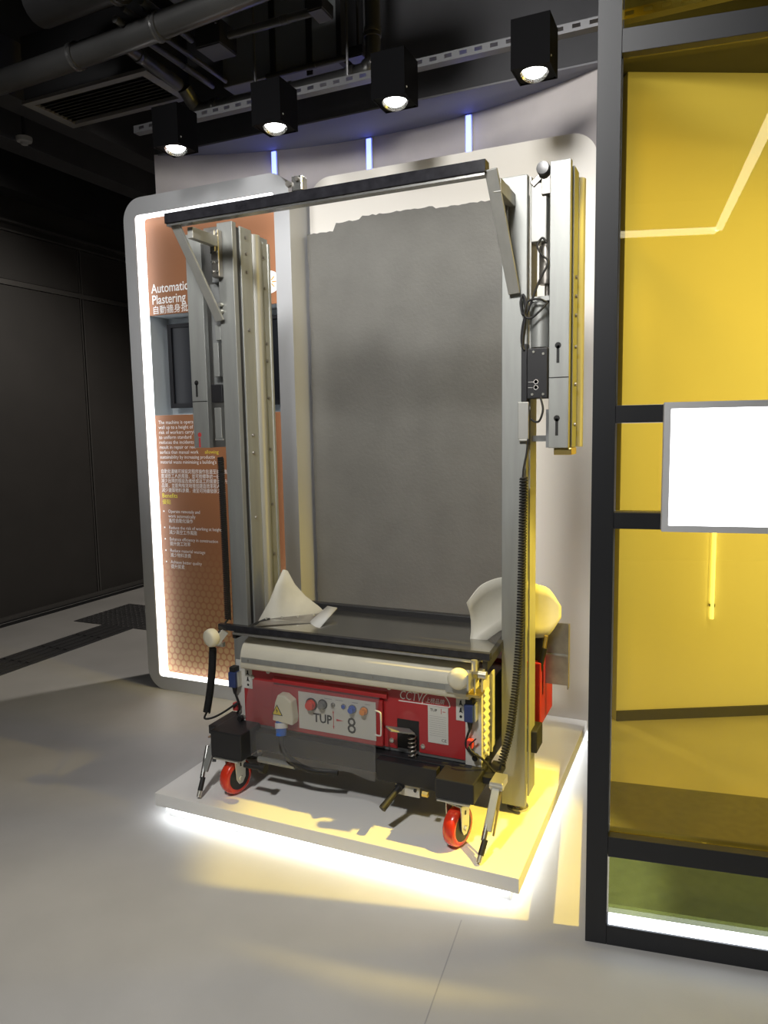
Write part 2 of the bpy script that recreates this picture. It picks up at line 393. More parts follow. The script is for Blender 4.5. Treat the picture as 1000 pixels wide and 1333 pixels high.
# ------------------------------------------------------------------ white display stand
st = thing('display_platform', (-1.19, 2.7, 0), 'low white display platform with a glowing base under the machine', 'platform')
obj('platform', B().box(-1.885, -0.495, 2.04, 3.329, 0.05, 0.10), 'white', st, bev=0.002)
obj('plinth', B().box(-1.85, -0.53, 2.075, 3.32, 0.0, 0.0495), 'white', st)
for a in ((-1.85, -0.53, 2.060, 2.0745), (-0.5295, -0.515, 2.075, 3.32), (-1.865, -1.8505, 2.075, 3.32)):
    obj('led_strip', B().box(*a, 0.030, 0.049), 'led_stand', st)
def rrect(x0, x1, z0, z1, r, corners=(1, 1, 1, 1), n=10):
    pts = []                                      # bl, br, tr, tl
    for (cx, cz, a0, on) in ((x0, z0, 180, corners[0]), (x1, z0, 270, corners[1]), (x1, z1, 0, corners[2]), (x0, z1, 90, corners[3])):
        rr = r if on else 0.0005
        ox = cx + (rr if cx == x0 else -rr); oz = cz + (rr if cz == z0 else -rr)
        pts += [(ox + rr * math.cos(R(a0 + 90 * i / n)), oz + rr * math.sin(R(a0 + 90 * i / n))) for i in range(n + 1)]
    return pts
bk = thing('display_back_panel', (-1.19, 3.36, 0), 'tall white display panel with rounded top corners behind the machine', 'panel')
obj('panel', B().prism(rrect(-1.872, -0.482, 0.0, 2.675, 0.115, (0, 0, 1, 1)), 'y', 3.33, 3.39), 'whiteboard', bk, smooth=30)
obj('led_strip', B().box(-1.75, -0.60, 3.3905, 3.40, 2.60, 2.615), 'led', bk)

# concrete sample slab with a ragged top
cx0, cx1 = -1.865, -0.80
top = []
n = 60
for i in range(n + 1):
    x = cx0 + (cx1 - cx0) * i / n
    z = 2.405 + (0.035 if x > -1.72 else 0.0) + (0.012 if x > -1.58 else 0) + (-0.012 if x > -1.2 else 0) + random.uniform(-0.0035, 0.0035)
    top.append((x, z))
left = [(cx0 + random.uniform(-0.004, 0.004), 0.12 + 2.28 * (i / 40)) for i in range(41)]
poly = [(cx1, 0.12)] + list(reversed(top)) + list(reversed(left))
obj('concrete_slab', B().prism(poly, 'y', 3.290, 3.3295), 'concrete', label='tall grey plastered concrete slab with a ragged top edge on the white back panel', cat='slab', at=(-1.33, 3.31, 0.12))

# ------------------------------------------------------------------ information board
bd = thing('information_board', (-2.4, 3.28, 0), 'orange backlit information board in a rounded grey frame', 'information board')
bx0, bx1, bz0, bz1 = -2.91, -1.885, 0.0, 2.675
ox, ix = rrect(bx0, bx1, bz0, bz1, 0.115), rrect(-2.835, -1.972, 0.075, 2.587, 0.02)
N = len(ox); yf, yi, yb = 3.158, 3.235, 3.40
m = B()
m.add([(x, yf, z) for x, z in ox] + [(x, yf, z) for x, z in ix] + [(x, yb, z) for x, z in ox] + [(x, yf + 0.006, z) for x, z in ix],
      [(i, (i + 1) % N, N + (i + 1) % N, N + i) for i in range(N)] + [(i, 2 * N + i, 2 * N + (i + 1) % N, (i + 1) % N) for i in range(N)]
      + [(N + i, N + (i + 1) % N, 3 * N + (i + 1) % N, 3 * N + i) for i in range(N)] + [tuple(range(2 * N, 3 * N))])
obj('frame', m, 'greyframe', bd, smooth=30)
m = B()
m.add([(x, yf + 0.0065, z) for x, z in ix] + [(x, yi, z) for x, z in ix], [(i, (i + 1) % N, N + (i + 1) % N, N + i) for i in range(N)])
obj('led_strip', m, 'led', bd)
obj('led_strip', B().box(-2.80, -2.00, 3.4005, 3.41, 2.60, 2.615), 'led', bd)
gu = obj('graphic_panel', B().box(-2.835, -1.972, yi, yi + 0.01, 2.078, 2.587), 'graphic', bd)
gl = obj('graphic_panel', B().box(-2.835, -1.972, yi, yi + 0.01, 0.075, 1.540), 'graphic', bd)
m = B().box(-2.835, -1.972, 3.385, 3.395, 1.530, 2.090).box(-2.835, -1.972, yi + 0.0005, 3.385, 2.078, 2.088).box(-2.835, -1.972, yi + 0.0005, 3.385, 1.532, 1.5405)
m.box(-2.845, -2.835, yi, 3.385, 1.54, 2.078).box(-1.972, -1.962, yi, 3.385, 1.54, 2.078)
obj('screen_niche', m, 'niche', bd)
YT = yi - 0.0012
text('title_lettering', 'Automatic', -2.812, YT, 2.196, 0.068, 'whiteink', bd, squeeze=0.86, bold=0.012, res=4, spacing=1.0)
text('title_lettering', 'Plastering', -2.812, YT, 2.137, 0.068, 'whiteink', bd, squeeze=0.86, bold=0.012, res=4, spacing=1.0)
text('title_lettering', '自動牆身批', -2.812, YT, 2.088, 0.048, 'whiteink', bd, bold=0.004, spacing=1.02)
para = ['The machine is operated', 'wall up to a height of ', 'risk of workers carrying', 'to uniform standard', 'reduces the incidents', 'result in repair or rew', 'surface than manual work', 'sustainability by increasing productiv', "material waste minimising a building's"]
for i, l in enumerate(para):
    text('paragraph_lettering', l, -2.812, YT, 1.492 - i * 0.0272, 0.0275, 'whiteink', bd, squeeze=0.92 if i > 5 else 1.0)
text('paragraph_lettering', 'allowing', -2.505, YT, 1.492 - 6 * 0.0272, 0.0275, 'yellowink', bd)
cn = ['自動批盪機可按設定程序操作批盪至牆身高', '度減低工人的風險，並可按標準統一施工', '減少出現的瑕疵及維修或返工的需要並提升', '品質，並能夠有效地增加建造效率和人手', '減少建築物料浪費，達至可持續發展之效。']
for i, l in enumerate(cn):
    text('paragraph_lettering', l, -2.812, YT, 1.222 - i * 0.0262, 0.0262, 'whiteink', bd, squeeze=0.90, res=1)
text('heading_lettering', 'Benefits', -2.812, YT, 1.085, 0.034, 'yellowink', bd, bold=0.008)
text('heading_lettering', '優點', -2.812, YT, 1.050, 0.030, 'yellowink', bd)
z = 1.000
for lines in (['Operate remotely and', 'work automatically', '遙控自動化操作'], ['Reduce the risk of working at height', '減少高空工作風險'], ['Enhance efficiency in construction', '提升施工效率'], ['Reduce material wastage', '減少物料浪費'], ['Achieve better quality', '提升質素']):
    obj('bullet', B().cyl((-2.805, YT, z + 0.008), (-2.805, YT - 0.0005, z + 0.008), 0.005, n=8), 'whiteink', bd)
    for l in lines:
        text('list_lettering', l, -2.775, YT, z, 0.026, 'whiteink', bd, squeeze=0.93); z -= 0.0265
    z -= 0.012
# round white emblem with coloured rays on the board
m = B().cyl((-2.055, YT, 2.185), (-2.055, YT - 0.001, 2.185), 0.055, n=32)
em = obj('emblem', m, 'whiteink', bd)
m = B()
for k in range(8):
    a = math.pi * k / 4; m.bar((-2.055 + 0.012 * math.cos(a), YT - 0.002, 2.185 + 0.012 * math.sin(a)), (-2.055 + 0.036 * math.cos(a), YT - 0.002, 2.185 + 0.036 * math.sin(a)), 0.005, 0.001, (0, 1, 0))
obj('ray', m, 'orangebutton', em)

mo = thing('monitor', (-2.40, 3.37, 1.56), 'black wall monitor set in the grey niche of the orange board', 'monitor')
obj('casing', B().box(-2.79, -2.0, 3.345, 3.384, 1.585, 2.035), 'black', mo, bev=0.004)
obj('bezel', B().box(-2.795, -1.995, 3.325, 3.3445, 1.580, 1.605).box(-2.795, -1.995, 3.325, 3.3445, 2.020, 2.040).box(-2.795, -2.770, 3.325, 3.3445, 1.605, 2.02).box(-2.02, -1.995, 3.325, 3.3445, 1.605, 2.02), 'bezel', mo)
obj('screen', B().box(-2.77, -2.02, 3.335, 3.3445, 1.605, 2.02), 'screen', mo)

# ------------------------------------------------------------------ the plastering machine
PT = 0.10                                          # platform top
M = thing('plastering_machine', (-1.155, 2.45, PT), 'red and silver automatic wall plastering machine on casters on the white platform', 'machine')

# masts -------------------------------------------------------------
def bolt(mb, p, axis, r=0.007, h=0.006):
    p = Vector(p); mb.cyl(p, p + Vector(axis) * h, r, r * 0.85, 8)
def mast(name, x0, x1, s, z0, z1, y0=2.40, label=None, bolts=(), tiers=(0, 0)):
    """front rail between x0 and x1; the profile sits on the side s"""
    fr = obj(name, B().box(x0, x1, y0, y0 + 0.026, z0, z1), 'alu', M, bev=0.002, label=label)
    xi = x1 if s > 0 else x0
    def sx(a, b): return (min(xi + s * a, xi + s * b), max(xi + s * a, xi + s * b))
    obj('web', B().box(*sx(-0.05, -0.006), y0 + 0.0265, y0 + 0.25, z0, z1 - 0.015), 'alu_dark', fr)
    obj('seal', B().box(*sx(-0.0055, -0.003), y0 + 0.0265, y0 + 0.046, z0, z1 - 0.015), 'black', fr)
    obj('side_profile', B().box(*sx(-0.0055, 0.004), y0 + 0.0465, y0 + 0.122, z0, z1 - 0.008), 'alu', fr, bev=0.002)
    hump = [(xi + s * u, y0 + v) for u, v in ((-0.0055, 0.1225), (0.006, 0.1225), (0.014, 0.128), (0.020, 0.137), (0.022, 0.148), (0.020, 0.158), (0.012, 0.166), (0.004, 0.170), (-0.0055, 0.170))]
    obj('rounded_profile', B().prism(hump, 'z', z0, z1 - 0.022), 'alu_bright', fr, smooth=25)
    obj('rear_profile', B().prism([(xi + s * u, y0 + v) for u, v in ((-0.0055, 0.1705), (0.0, 0.1705), (0.0, 0.195), (-0.003, 0.197), (-0.003, 0.203), (0.0, 0.205), (0.0, 0.236), (0.005, 0.238), (0.005, 0.250), (-0.0055, 0.250))], 'z', z0, z1 - 0.035), 'alu', fr)
    for (yy, zz) in bolts:
        b = B(); bolt(b, (xi + s * (0.0042 if yy < 2.55 else 0.0002), yy, zz), (s, 0, 0)); obj('bolt', b, 'steel_worn', fr, smooth=40)
    return fr
bl = [(2.48, 2.19), (2.48, 2.13), (2.48, 2.06), (2.48, 1.84), (2.48, 1.43), (2.48, 1.36), (2.48, 1.10), (2.61, 2.14), (2.61, 2.02), (2.61, 1.80), (2.61, 1.73), (2.61, 1.58), (2.61, 1.37), (2.61, 1.14), (2.61, 0.93)]
ml = mast('mast', -1.757, -1.686, 1, 0.13, 2.235, label='left mast of aluminium rail and profile', bolts=bl)
mr = mast('mast', -0.645, -0.562, -1, 0.13, 2.235, label='right mast of aluminium rail and profile')
obj('side_cover', B().box(-0.5615, -0.556, 2.43, 2.52, 0.16, 2.235), 'alu_bright', mr)
fo = [(2.48, 1.92), (2.48, 1.86), (2.48, 1.80), (2.48, 1.70), (2.48, 1.58), (2.48, 1.45), (2.61, 2.16), (2.61, 1.98), (2.61, 1.80), (2.61, 1.60), (2.61, 1.50)]
fR = mast('folded_mast', -0.491, -0.427, 1, 1.375, 2.262, label='upper mast section folded down on the right', bolts=fo)
fL = mast('folded_mast', -1.909, -1.834, -1, 1.383, 2.21, label='upper mast section folded down on the left')
def keyhole(x, z, par, y=2.3993):
    m = B().cyl((x, y, z), (x, y + 0.001, z), 0.010, n=14).box(x - 0.0045, x + 0.0045, y, y + 0.001, z - 0.055, z)
    obj('keyhole', m, 'ink', par)
keyhole(-0.462, 1.70, fR); keyhole(-0.464, 1.47, fR); keyhole(-1.884, 1.64, fL)
obj('joint_line', B().box(-0.491, -0.427, 2.3992, 2.3998, 1.598, 1.601), 'ink', fR)
obj('joint_line', B().box(-1.909, -1.834, 2.3992, 2.3998, 1.565, 1.568), 'ink', fL)
for z in (1.435,):
    obj('sticker', B().cyl((-1.88, 2.3993, z), (-1.88, 2.3998, z), 0.009, n=12).box(-1.885, -1.877, 2.3993, 2.3998, z - 0.05, z - 0.012), 'redink', fL)
obj('end_block', B().box(-0.475, -0.418, 2.41, 2.50, 1.352, 1.3745), 'brass', fR, bev=0.002)
# feet under the masts
for x, par in ((-1.72, ml), (-0.60, mr)):
    obj('foot', B().lathe((x, 2.45, PT + 0.0005), (0, 0, 1), [(0, 0.038), (0.008, 0.038), (0.012, 0.028), (0.03, 0.02), (0.0295, 0.012)], 20), 'steel', par, smooth=30)
# top bar, brackets and braces
tb = obj('top_bar', B().box(-1.825, -0.636, 2.185, 2.225, 2.191, 2.227), 'black_gloss', M, bev=0.002)
obj('lower_lip', B().box(-1.82, -0.64, 2.190, 2.222, 2.183, 2.1905), 'steel', tb)
for x0, xe in ((-1.745, ml), (-0.612, mr)):
    s = -1 if x0 < -1 else 1
    xt, xb = (-1.795, -1.748) if s < 0 else (-0.624, -0.600)
    obj('brace', B().bar((xt, 2.200, 2.200), (xb, 2.386, 1.870), 0.010, 0.038, (1, 0, 0)), 'alu_bright', M, bev=0.002)
    obj('bracket_arm', B().box(x0 - 0.012, x0 + 0.012, 2.226, 2.40, 2.14, 2.18), 'alu_bright', M, bev=0.002)
    m = B()
    for zz in (1.905, 1.93): bolt(m, (x0, 2.398, zz), (0, -1, 0), 0.008, 0.016)
    obj('bolt', m, 'zinc', M, smooth=40)
# chain guide blocks on the mast fronts, near the top
for xc, par in ((-1.742, ml), (-0.628, mr)):
    g = obj('chain_block', B().box(xc - 0.024, xc + 0.010, 2.372, 2.3995, 2.03, 2.205).box(xc - 0.018, xc + 0.004, 2.358, 2.372, 2.12, 2.20), 'steel_worn', M, bev=0.003)
    for zz in (2.05, 2.085, 2.12, 2.155, 2.19):
        for dx in (-0.018, 0.004):
            b = B(); bolt(b, (xc + dx, 2.3718, zz), (0, -1, 0), 0.006, 0.007); obj('bolt', b, 'steel', g, smooth=40)
obj('cover_box', B().box(-0.5555, -0.505, 2.42, 2.48, 2.03, 2.21), 'alu_bright', M, bev=0.003)
obj('cover_box', B().box(-1.80, -1.7575, 2.415, 2.47, 2.02, 2.20), 'alu_dark', M, bev=0.003)
# hinge with pulley between right mast and its folded section
hg = obj('hinge', B().bar((-0.552, 2.43, 2.205), (-0.505, 2.43, 2.245), 0.02, 0.03, (0, 1, 0)).box(-0.520, -0.4915, 2.41, 2.46, 2.17, 2.25), 'steel_worn', M, bev=0.002)
obj('pulley', B().lathe((-0.512, 2.385, 2.243), (0, 1, 0), [(0, 0.008), (0.001, 0.019), (0.010, 0.021), (0.018, 0.016), (0.026, 0.021), (0.034, 0.019), (0.035, 0.008)], 24), 'pipe', hg, smooth=40)
hg2 = obj('hinge', B().box(-1.834, -1.757, 2.42, 2.47, 2.17, 2.23), 'steel_worn', M, bev=0.002)
# level sensor block on the top bar
sb = obj('sensor_block', B().box(-1.295, -1.255, 2.187, 2.223, 2.2275, 2.275), 'steel', M, bev=0.003)
obj('knob', B().cyl((-1.302, 2.186, 2.250), (-1.302, 2.176, 2.250), 0.010, n=10).cyl((-1.270, 2.186, 2.262), (-1.270, 2.178, 2.262), 0.007, n=10), 'steel_worn', sb)
# drive units between masts and folded sections
mo1 = obj('motor', B().cyl((-0.512, 2.45, 1.90), (-0.512, 2.45, 2.02), 0.022, n=18).cyl((-0.512, 2.45, 2.02), (-0.512, 2.45, 2.035), 0.015, n=14).cyl((-0.508, 2.45, 1.84), (-0.508, 2.45, 1.90), 0.008, n=10), 'steel_worn', M, smooth=40)
gb = obj('gearbox', B().cyl((-0.527, 2.44, 1.70), (-0.527, 2.44, 1.84), 0.030, n=20).cyl((-0.527, 2.44, 1.842), (-0.527, 2.44, 1.856), 0.024, 0.012, 18).box(-0.556, -0.495, 2.42, 2.47, 1.845, 1.86), 'alu', M, smooth=40)
cb = obj('control_box', B().box(-0.560, -0.493, 2.392, 2.46, 1.535, 1.695), 'black', M, bev=0.003)
for dx, dz in ((-0.538, 1.683), (-0.507, 1.676), (-0.507, 1.548), (-0.542, 1.548)): obj('screw', B().cyl((dx, 2.3915, dz), (dx, 2.389, dz), 0.004, n=8), 'zinc', cb)
m = B()
for zz in (1.588, 1.570):
    m.lathe((-0.530, 2.3913, zz), (0, -1, 0), [(0, 0.0075), (0.0006, 0.0075), (0.0006, 0.006), (0, 0.006)], 16)
    m.box(-0.555, -0.540, 2.3908, 2.3915, zz - 0.0006, zz + 0.0006)
obj('marking', m, 'whiteink', cb)
obj('terminal_strip', B().box(-0.578, -0.5605, 2.392, 2.43, 1.52, 1.71), 'black', cb)
obj('power_supply', B().box(-0.588, -0.553, 2.388, 2.3995, 1.405, 1.525).box(-0.585, -0.556, 2.386, 2.3995, 1.398, 1.405), 'alu_bright', M, bev=0.002)
obj('carrier_plate', B().box(-0.556, -0.491, 2.465, 2.475, 1.395, 1.415).box(-0.507, -0.4915, 2.44, 2.47, 1.375, 1.50), 'alu_dark', M)
obj('drive_plate', B().box(-1.828, -1.760, 2.44, 2.45, 1.60, 2.02), 'alu_dark', M)
obj('drive_plate', B().box(-1.800, -1.775, 2.405, 2.43, 1.66, 1.79).box(-1.79, -1.765, 2.41, 2.43, 1.80, 1.86), 'alu', M, bev=0.002)
obj('control_box', B().box(-1.815, -1.762, 2.40, 2.44, 1.56, 1.63), 'black', M, bev=0.003)
obj('power_supply', B().box(-1.800, -1.768, 2.395, 2.42, 1.42, 1.54).box(-1.803, -1.762, 2.395, 2.43, 1.412, 1.42), 'alu', M, bev=0.002)
# cables
def cable(name, pts, r, par=M, m='rubber', k=8): return obj(name, B().tube(spline(pts, k), r, 8), m, par, smooth=60)
cable('cable', [(-0.50, 2.40, 2.02), (-0.515, 2.40, 2.035), (-0.528, 2.395, 2.01), (-0.512, 2.39, 1.98), (-0.493, 2.388, 1.955), (-0.52, 2.385, 1.90), (-0.552, 2.385, 1.82), (-0.572, 2.39, 1.775), (-0.577, 2.39, 1.72), (-0.568, 2.388, 1.69)], 0.0035)
cable('cable', [(-0.568, 2.385, 1.86), (-0.560, 2.38, 1.835), (-0.57, 2.38, 1.80), (-0.578, 2.382, 1.84), (-0.57, 2.385, 1.862), (-0.563, 2.385, 1.80), (-0.572, 2.388, 1.74), (-0.575, 2.388, 1.70)], 0.004)
cable('cable', [(-0.497, 2.395, 1.835), (-0.52, 2.383, 1.845), (-0.555, 2.38, 1.84), (-0.565, 2.38, 1.80), (-0.545, 2.38, 1.788), (-0.515, 2.383, 1.81), (-0.495, 2.395, 1.835)], 0.0035)
cable('cable', [(-0.515, 2.39, 1.54), (-0.505, 2.383, 1.50), (-0.515, 2.383, 1.465), (-0.53, 2.386, 1.46), (-0.545, 2.39, 1.47)], 0.0035)
cable('cable', [(-0.553, 2.385, 1.405), (-0.557, 2.383, 1.36), (-0.566, 2.38, 1.31), (-0.569, 2.38, 1.275)], 0.0035)
def coil(name, path, rad, wire, turns): return obj(name, B().tube(coil_pts(spline(path, 10), rad, turns, 8), wire, 5), 'rubber', M, smooth=60)
coil('coil_cable', [(-0.565, 2.375, 1.28), (-0.566, 2.368, 1.10), (-0.568, 2.36, 0.90), (-0.571, 2.345, 0.72), (-0.580, 2.325, 0.56), (-0.592, 2.30, 0.43), (-0.612, 2.27, 0.335)], 0.0112, 0.0036, 100)
cable('cable', [(-0.612, 2.268, 0.335), (-0.620, 2.26, 0.305), (-0.63, 2.24, 0.325), (-0.655, 2.205, 0.375), (-0.685, 2.19, 0.40), (-0.700, 2.195, 0.415)], 0.004)
coil('coil_cable', [(-1.772, 2.385, 1.345), (-1.767, 2.38, 1.12), (-1.762, 2.375, 0.92), (-1.755, 2.365, 0.70)], 0.0105, 0.0036, 86)
coil('coil_cable', [(-1.700, 2.19, 0.640), (-1.708, 2.19, 0.56), (-1.722, 2.19, 0.47), (-1.735, 2.18, 0.385)], 0.0115, 0.0036, 40)
cable('cable', [(-1.735, 2.18, 0.385), (-1.742, 2.175, 0.362), (-1.715, 2.18, 0.365), (-1.675, 2.19, 0.385), (-1.632, 2.20, 0.415), (-1.612, 2.215, 0.43)], 0.004)
cable('cable', [(-1.755, 2.365, 0.70), (-1.745, 2.30, 0.675), (-1.712, 2.21, 0.66), (-1.700, 2.19, 0.64)], 0.004)

# body -------------------------------------------------------------
FY = 2.235
body = obj('body', B().box(-1.626, -0.672, FY, 2.70, 0.335, 0.585), 'alu_dark', M, bev=0.003)
obj('rear_cover', B().box(-1.70, -0.545, 2.56, 2.78, 0.36, 0.60), 'red', body, bev=0.004)
# red front cover cut out for the pedal
rc = obj('front_cover', B().box(-1.594, -0.967, FY - 0.004, FY - 0.0005, 0.349, 0.572).box(-0.967, -0.886, FY - 0.004, FY - 0.0005, 0.458, 0.572).box(-0.886, -0.722, FY - 0.004, FY - 0.0005, 0.349, 0.572), 'red', M)
obj('pedal_recess', B().box(-0.967, -0.886, FY - 0.002, FY - 0.0003, 0.352, 0.458), 'ink', rc)
obj('pressed_channel', B().prism([(FY - 0.0041, 0.548), (FY - 0.016, 0.538), (FY - 0.016, 0.526), (FY - 0.0041, 0.520)], 'x', -1.46, -1.00), 'red', rc)
obj('control_housing', B().box(-1.462, -1.015, FY - 0.020, FY - 0.0042, 0.352, 0.517), 'red', rc, bev=0.003)
for x0, x1 in ((-1.628, -1.5945), (-0.7215, -0.667)):
    obj('corner_plate', B().box(x0, x1, FY - 0.004, FY - 0.0005, 0.335, 0.590), 'cream_plate', M)
m = B()
for (x, z) in ((-1.555, 0.530), (-1.485, 0.560), (-1.245, 0.565), (-0.995, 0.563), (-0.988, 0.375), (-0.873, 0.372), (-1.60, 0.37)):
    b = B().lathe((x, FY - 0.0042, z), (0, -1, 0), [(0, 0.009), (0.003, 0.008), (0.004, 0.0045), (0.0025, 0.004)], 12); obj('screw', b, 'zinc', rc, smooth=30)
# control plate with buttons
cp = obj('control_plate', B().box(-1.347, -1.039, FY - 0.0225, FY - 0.0205, 0.371, 0.509), 'plate_white', M)
YP = FY - 0.0227
def knobbtn(x, z, r, h, m, ring='steel'):
    b = obj('button', B().lathe((x, YP, z), (0, -1, 0), [(0, r * 1.0), (h * 0.35, r), (h * 0.4, r * 0.8), (h, r * 0.8), (h * 1.02, r * 0.7)], 20), m, cp, smooth=30)
    obj('bezel', B().lathe((x, YP, z), (0, -1, 0), [(0, r * 1.25), (0.003, r * 1.2), (0.0031, r)], 20), ring, b)
knobbtn(-1.293, 0.468, 0.019, 0.022, 'tyre', 'black'); knobbtn(-1.247, 0.474, 0.015, 0.020, 'alu_dark', 'black')
knobbtn(-1.205, 0.478, 0.007, 0.008, 'steel_worn'); knobbtn(-1.163, 0.478, 0.008, 0.006, 'bluebutton'); knobbtn(-1.128, 0.474, 0.013, 0.020, 'bluebutton'); knobbtn(-1.083, 0.474, 0.013, 0.020, 'orangebutton')
obj('arrow_mark', B().bar((-1.205, YP - 0.0004, 0.392), (-1.205, YP - 0.0004, 0.454), 0.0022, 0.0006, (0, 1, 0)).prism([(-1.208, 0.448), (-1.202, 0.448), (-1.205, 0.458)], 'y', YP - 0.0008, YP).prism([(-1.208, 0.40), (-1.202, 0.40), (-1.205, 0.388)], 'y', YP - 0.0008, YP)
    .prism([(-1.193, 0.428), (-1.193, 0.420), (-1.165, 0.424)], 'y', YP - 0.0008, YP), 'redink', cp)
text('lettering', 'TUP', -1.287, YP - 0.0005, 0.405, 0.046, 'ink', cp, bold=0.025, squeeze=0.9)
text('lettering', '8', -1.152, YP - 0.0005, 0.384, 0.084, 'ink', cp, squeeze=0.9)
for x, wd in ((-1.225, 0.03), (-1.18, 0.03), (-1.118, 0.022), (-1.07, 0.02)):
    obj('caption_line', B().box(x - wd / 2, x + wd / 2, YP - 0.0006, YP, 0.4965, 0.4985), 'greyink', cp)
# pedal, spring
obj('pedal', B().bar((-0.965, 2.150, 0.452), (-0.905, 2.215, 0.425), 0.045, 0.006), 'alu', M, bev=0.002)
coil_m = B().tube(coil_pts([(-0.906, 2.215, 0.31), (-0.906, 2.215, 0.415)], 0.013, 7, 12), 0.0025, 6)
obj('spring', coil_m, 'steel_worn', M, smooth=60)
# lettering and arch mark on the cover
YC = FY - 0.0048
text('lettering', 'CCTV', -0.958, YC, 0.529, 0.044, 'whiteink', rc, squeeze=0.72, shear=0.22)
arch = [(-0.824 + 0.049 * -math.cos(math.pi * i / 20), 0.524 + 0.046 * math.sin(math.pi * i / 20)) for i in range(21)]
m = B()
for i in range(20): m.bar((arch[i][0] + 0.0, YC, arch[i][1]), (arch[i + 1][0], YC, arch[i + 1][1]), 0.003, 0.0008, (0, 1, 0))
m.bar((-0.96, YC, 0.522), (-0.776, YC, 0.523), 0.003, 0.0008, (0, 1, 0))
obj('arch_mark', m, 'whiteink', rc)
text('lettering', '上榜品牌', -0.862, YC, 0.530, 0.021, 'whiteink', rc, squeeze=0.80, shear=0.2)
npl = obj('name_plate', B().box(-0.853, -0.781, FY - 0.006, FY - 0.0044, 0.392, 0.520), 'plate_white', M)
text('lettering', 'TUP', -0.845, FY - 0.0064, 0.502, 0.014, 'ink', npl, bold=0.01)
obj('arrow_mark', B().box(-0.806, -0.8045, FY - 0.0068, FY - 0.0062, 0.497, 0.515).box(-0.800, -0.790, FY - 0.0068, FY - 0.0062, 0.504, 0.506), 'redink', npl)
text('lettering', 'CE', -0.805, FY - 0.0064, 0.400, 0.015, 'ink', npl)
m = B()
for i in range(10): m.box(-0.848, -0.788, FY - 0.0066, FY - 0.0062, 0.418 + i * 0.0075, 0.4186 + i * 0.0075)
obj('rule', m, 'greyink', npl)
for x0, x1, par in ((-0.753, -0.720, 0), (-1.5935, -1.556, 1)):
    lb = obj('warning_label', B().box(x0, x1, FY - 0.006, FY - 0.0044, 0.484, 0.566), 'plate_white', M)
    m = B()
    xc = (x0 + x1) / 2
    for zz in (0.545, 0.52):
        m.prism([(xc - 0.003, zz + 0.008), (xc + 0.002, zz + 0.010), (xc + 0.003, zz - 0.002), (xc + 0.008, zz - 0.010), (xc, zz - 0.006), (xc - 0.006, zz - 0.009), (xc - 0.004, zz)], 'y', FY - 0.0067, FY - 0.0061)
    m.cyl((xc, FY - 0.0061, 0.498), (xc, FY - 0.0067, 0.498), 0.005, n=8)
    obj('pictogram', m, 'ink', lb)
# socket box with warning sign and plug
so = obj('socket_box', B().prism([(-1.438, 0.400), (-1.352, 0.392), (-1.348, 0.415), (-1.354, 0.480), (-1.385, 0.500), (-1.412, 0.500), (-1.424, 0.470)], 'y', FY - 0.062, FY - 0.0205), 'ivory', M, bev=0.006)
tri = [(-1.437, 0.424), (-1.391, 0.424), (-1.414, 0.464)]
ws = obj('warning_sign', B().prism(tri, 'y', FY - 0.0632, FY - 0.0622), 'ink', so)
obj('sign_face', B().prism([(-1.432, 0.427), (-1.396, 0.427), (-1.414, 0.4585)], 'y', FY - 0.0638, FY - 0.0633), 'yellow', so)
obj('flash_mark', B().prism([(-1.413, 0.452), (-1.419, 0.441), (-1.414, 0.441), (-1.416, 0.430), (-1.409, 0.443), (-1.4135, 0.443)], 'y', FY - 0.0643, FY - 0.0639), 'ink', so)
pl = obj('plug', B().cyl((-1.412, FY - 0.04, 0.398), (-1.405, FY - 0.055, 0.345), 0.021, 0.019, 16), 'blueplug', M, smooth=40)
obj('collar', B().cyl((-1.411, FY - 0.042, 0.388), (-1.4085, FY - 0.047, 0.370), 0.0235, n=16), 'whiteink', pl, smooth=40)
cable('cable', [(-1.405, FY - 0.055, 0.345), (-1.395, FY - 0.065, 0.30), (-1.36, FY - 0.055, 0.255), (-1.30, FY - 0.035, 0.225), (-1.2, FY - 0.01, 0.22)], 0.011)
# connectors at both ends of the cover
for x, zz in ((-0.700, 0.525), (-1.625, 0.520)):
    c = obj('connector', B().box(x - 0.016, x + 0.016, FY - 0.040, FY - 0.0045, zz - 0.030, zz + 0.030), 'bluepl', M, bev=0.004)
    obj('boot', B().cyl((x, FY - 0.022, zz - 0.030), (x, FY - 0.022, zz - 0.058), 0.011, 0.005, 12), 'rubber', c)
    obj('head', B().box(x - 0.012, x + 0.012, FY - 0.035, FY - 0.006, zz + 0.0305, zz + 0.048), 'rubber', c)
    obj('latch', B().box(x + 0.017, x + 0.021, FY - 0.030, FY - 0.0045, zz - 0.028, zz + 0.030), 'zinc', c)
    sg = 1 if x > -1 else -1
    cable('cable', [(x, FY - 0.022, zz - 0.055), (x - 0.010 * sg, FY - 0.02, zz - 0.085), (x - 0.016 * sg, FY - 0.02, zz - 0.115), (x - 0.004 * sg, FY - 0.018, zz - 0.135), (x + 0.016, FY - 0.018, zz - 0.15)], 0.004)
    vl = obj('valve', B().box(x - 0.012, x + 0.008, FY - 0.025, FY - 0.0045, zz - 0.125, zz - 0.095), 'redink', M, bev=0.003)
    obj('lever', B().bar((x - 0.002, FY - 0.027, zz - 0.11), (x + 0.022, FY - 0.027, zz - 0.085), 0.005, 0.004), 'black', vl)
    obj('plug_end', B().cyl((x + 0.016, FY - 0.004, zz - 0.155), (x + 0.016, FY - 0.024, zz - 0.155), 0.010, n=12), 'rubber', vl)
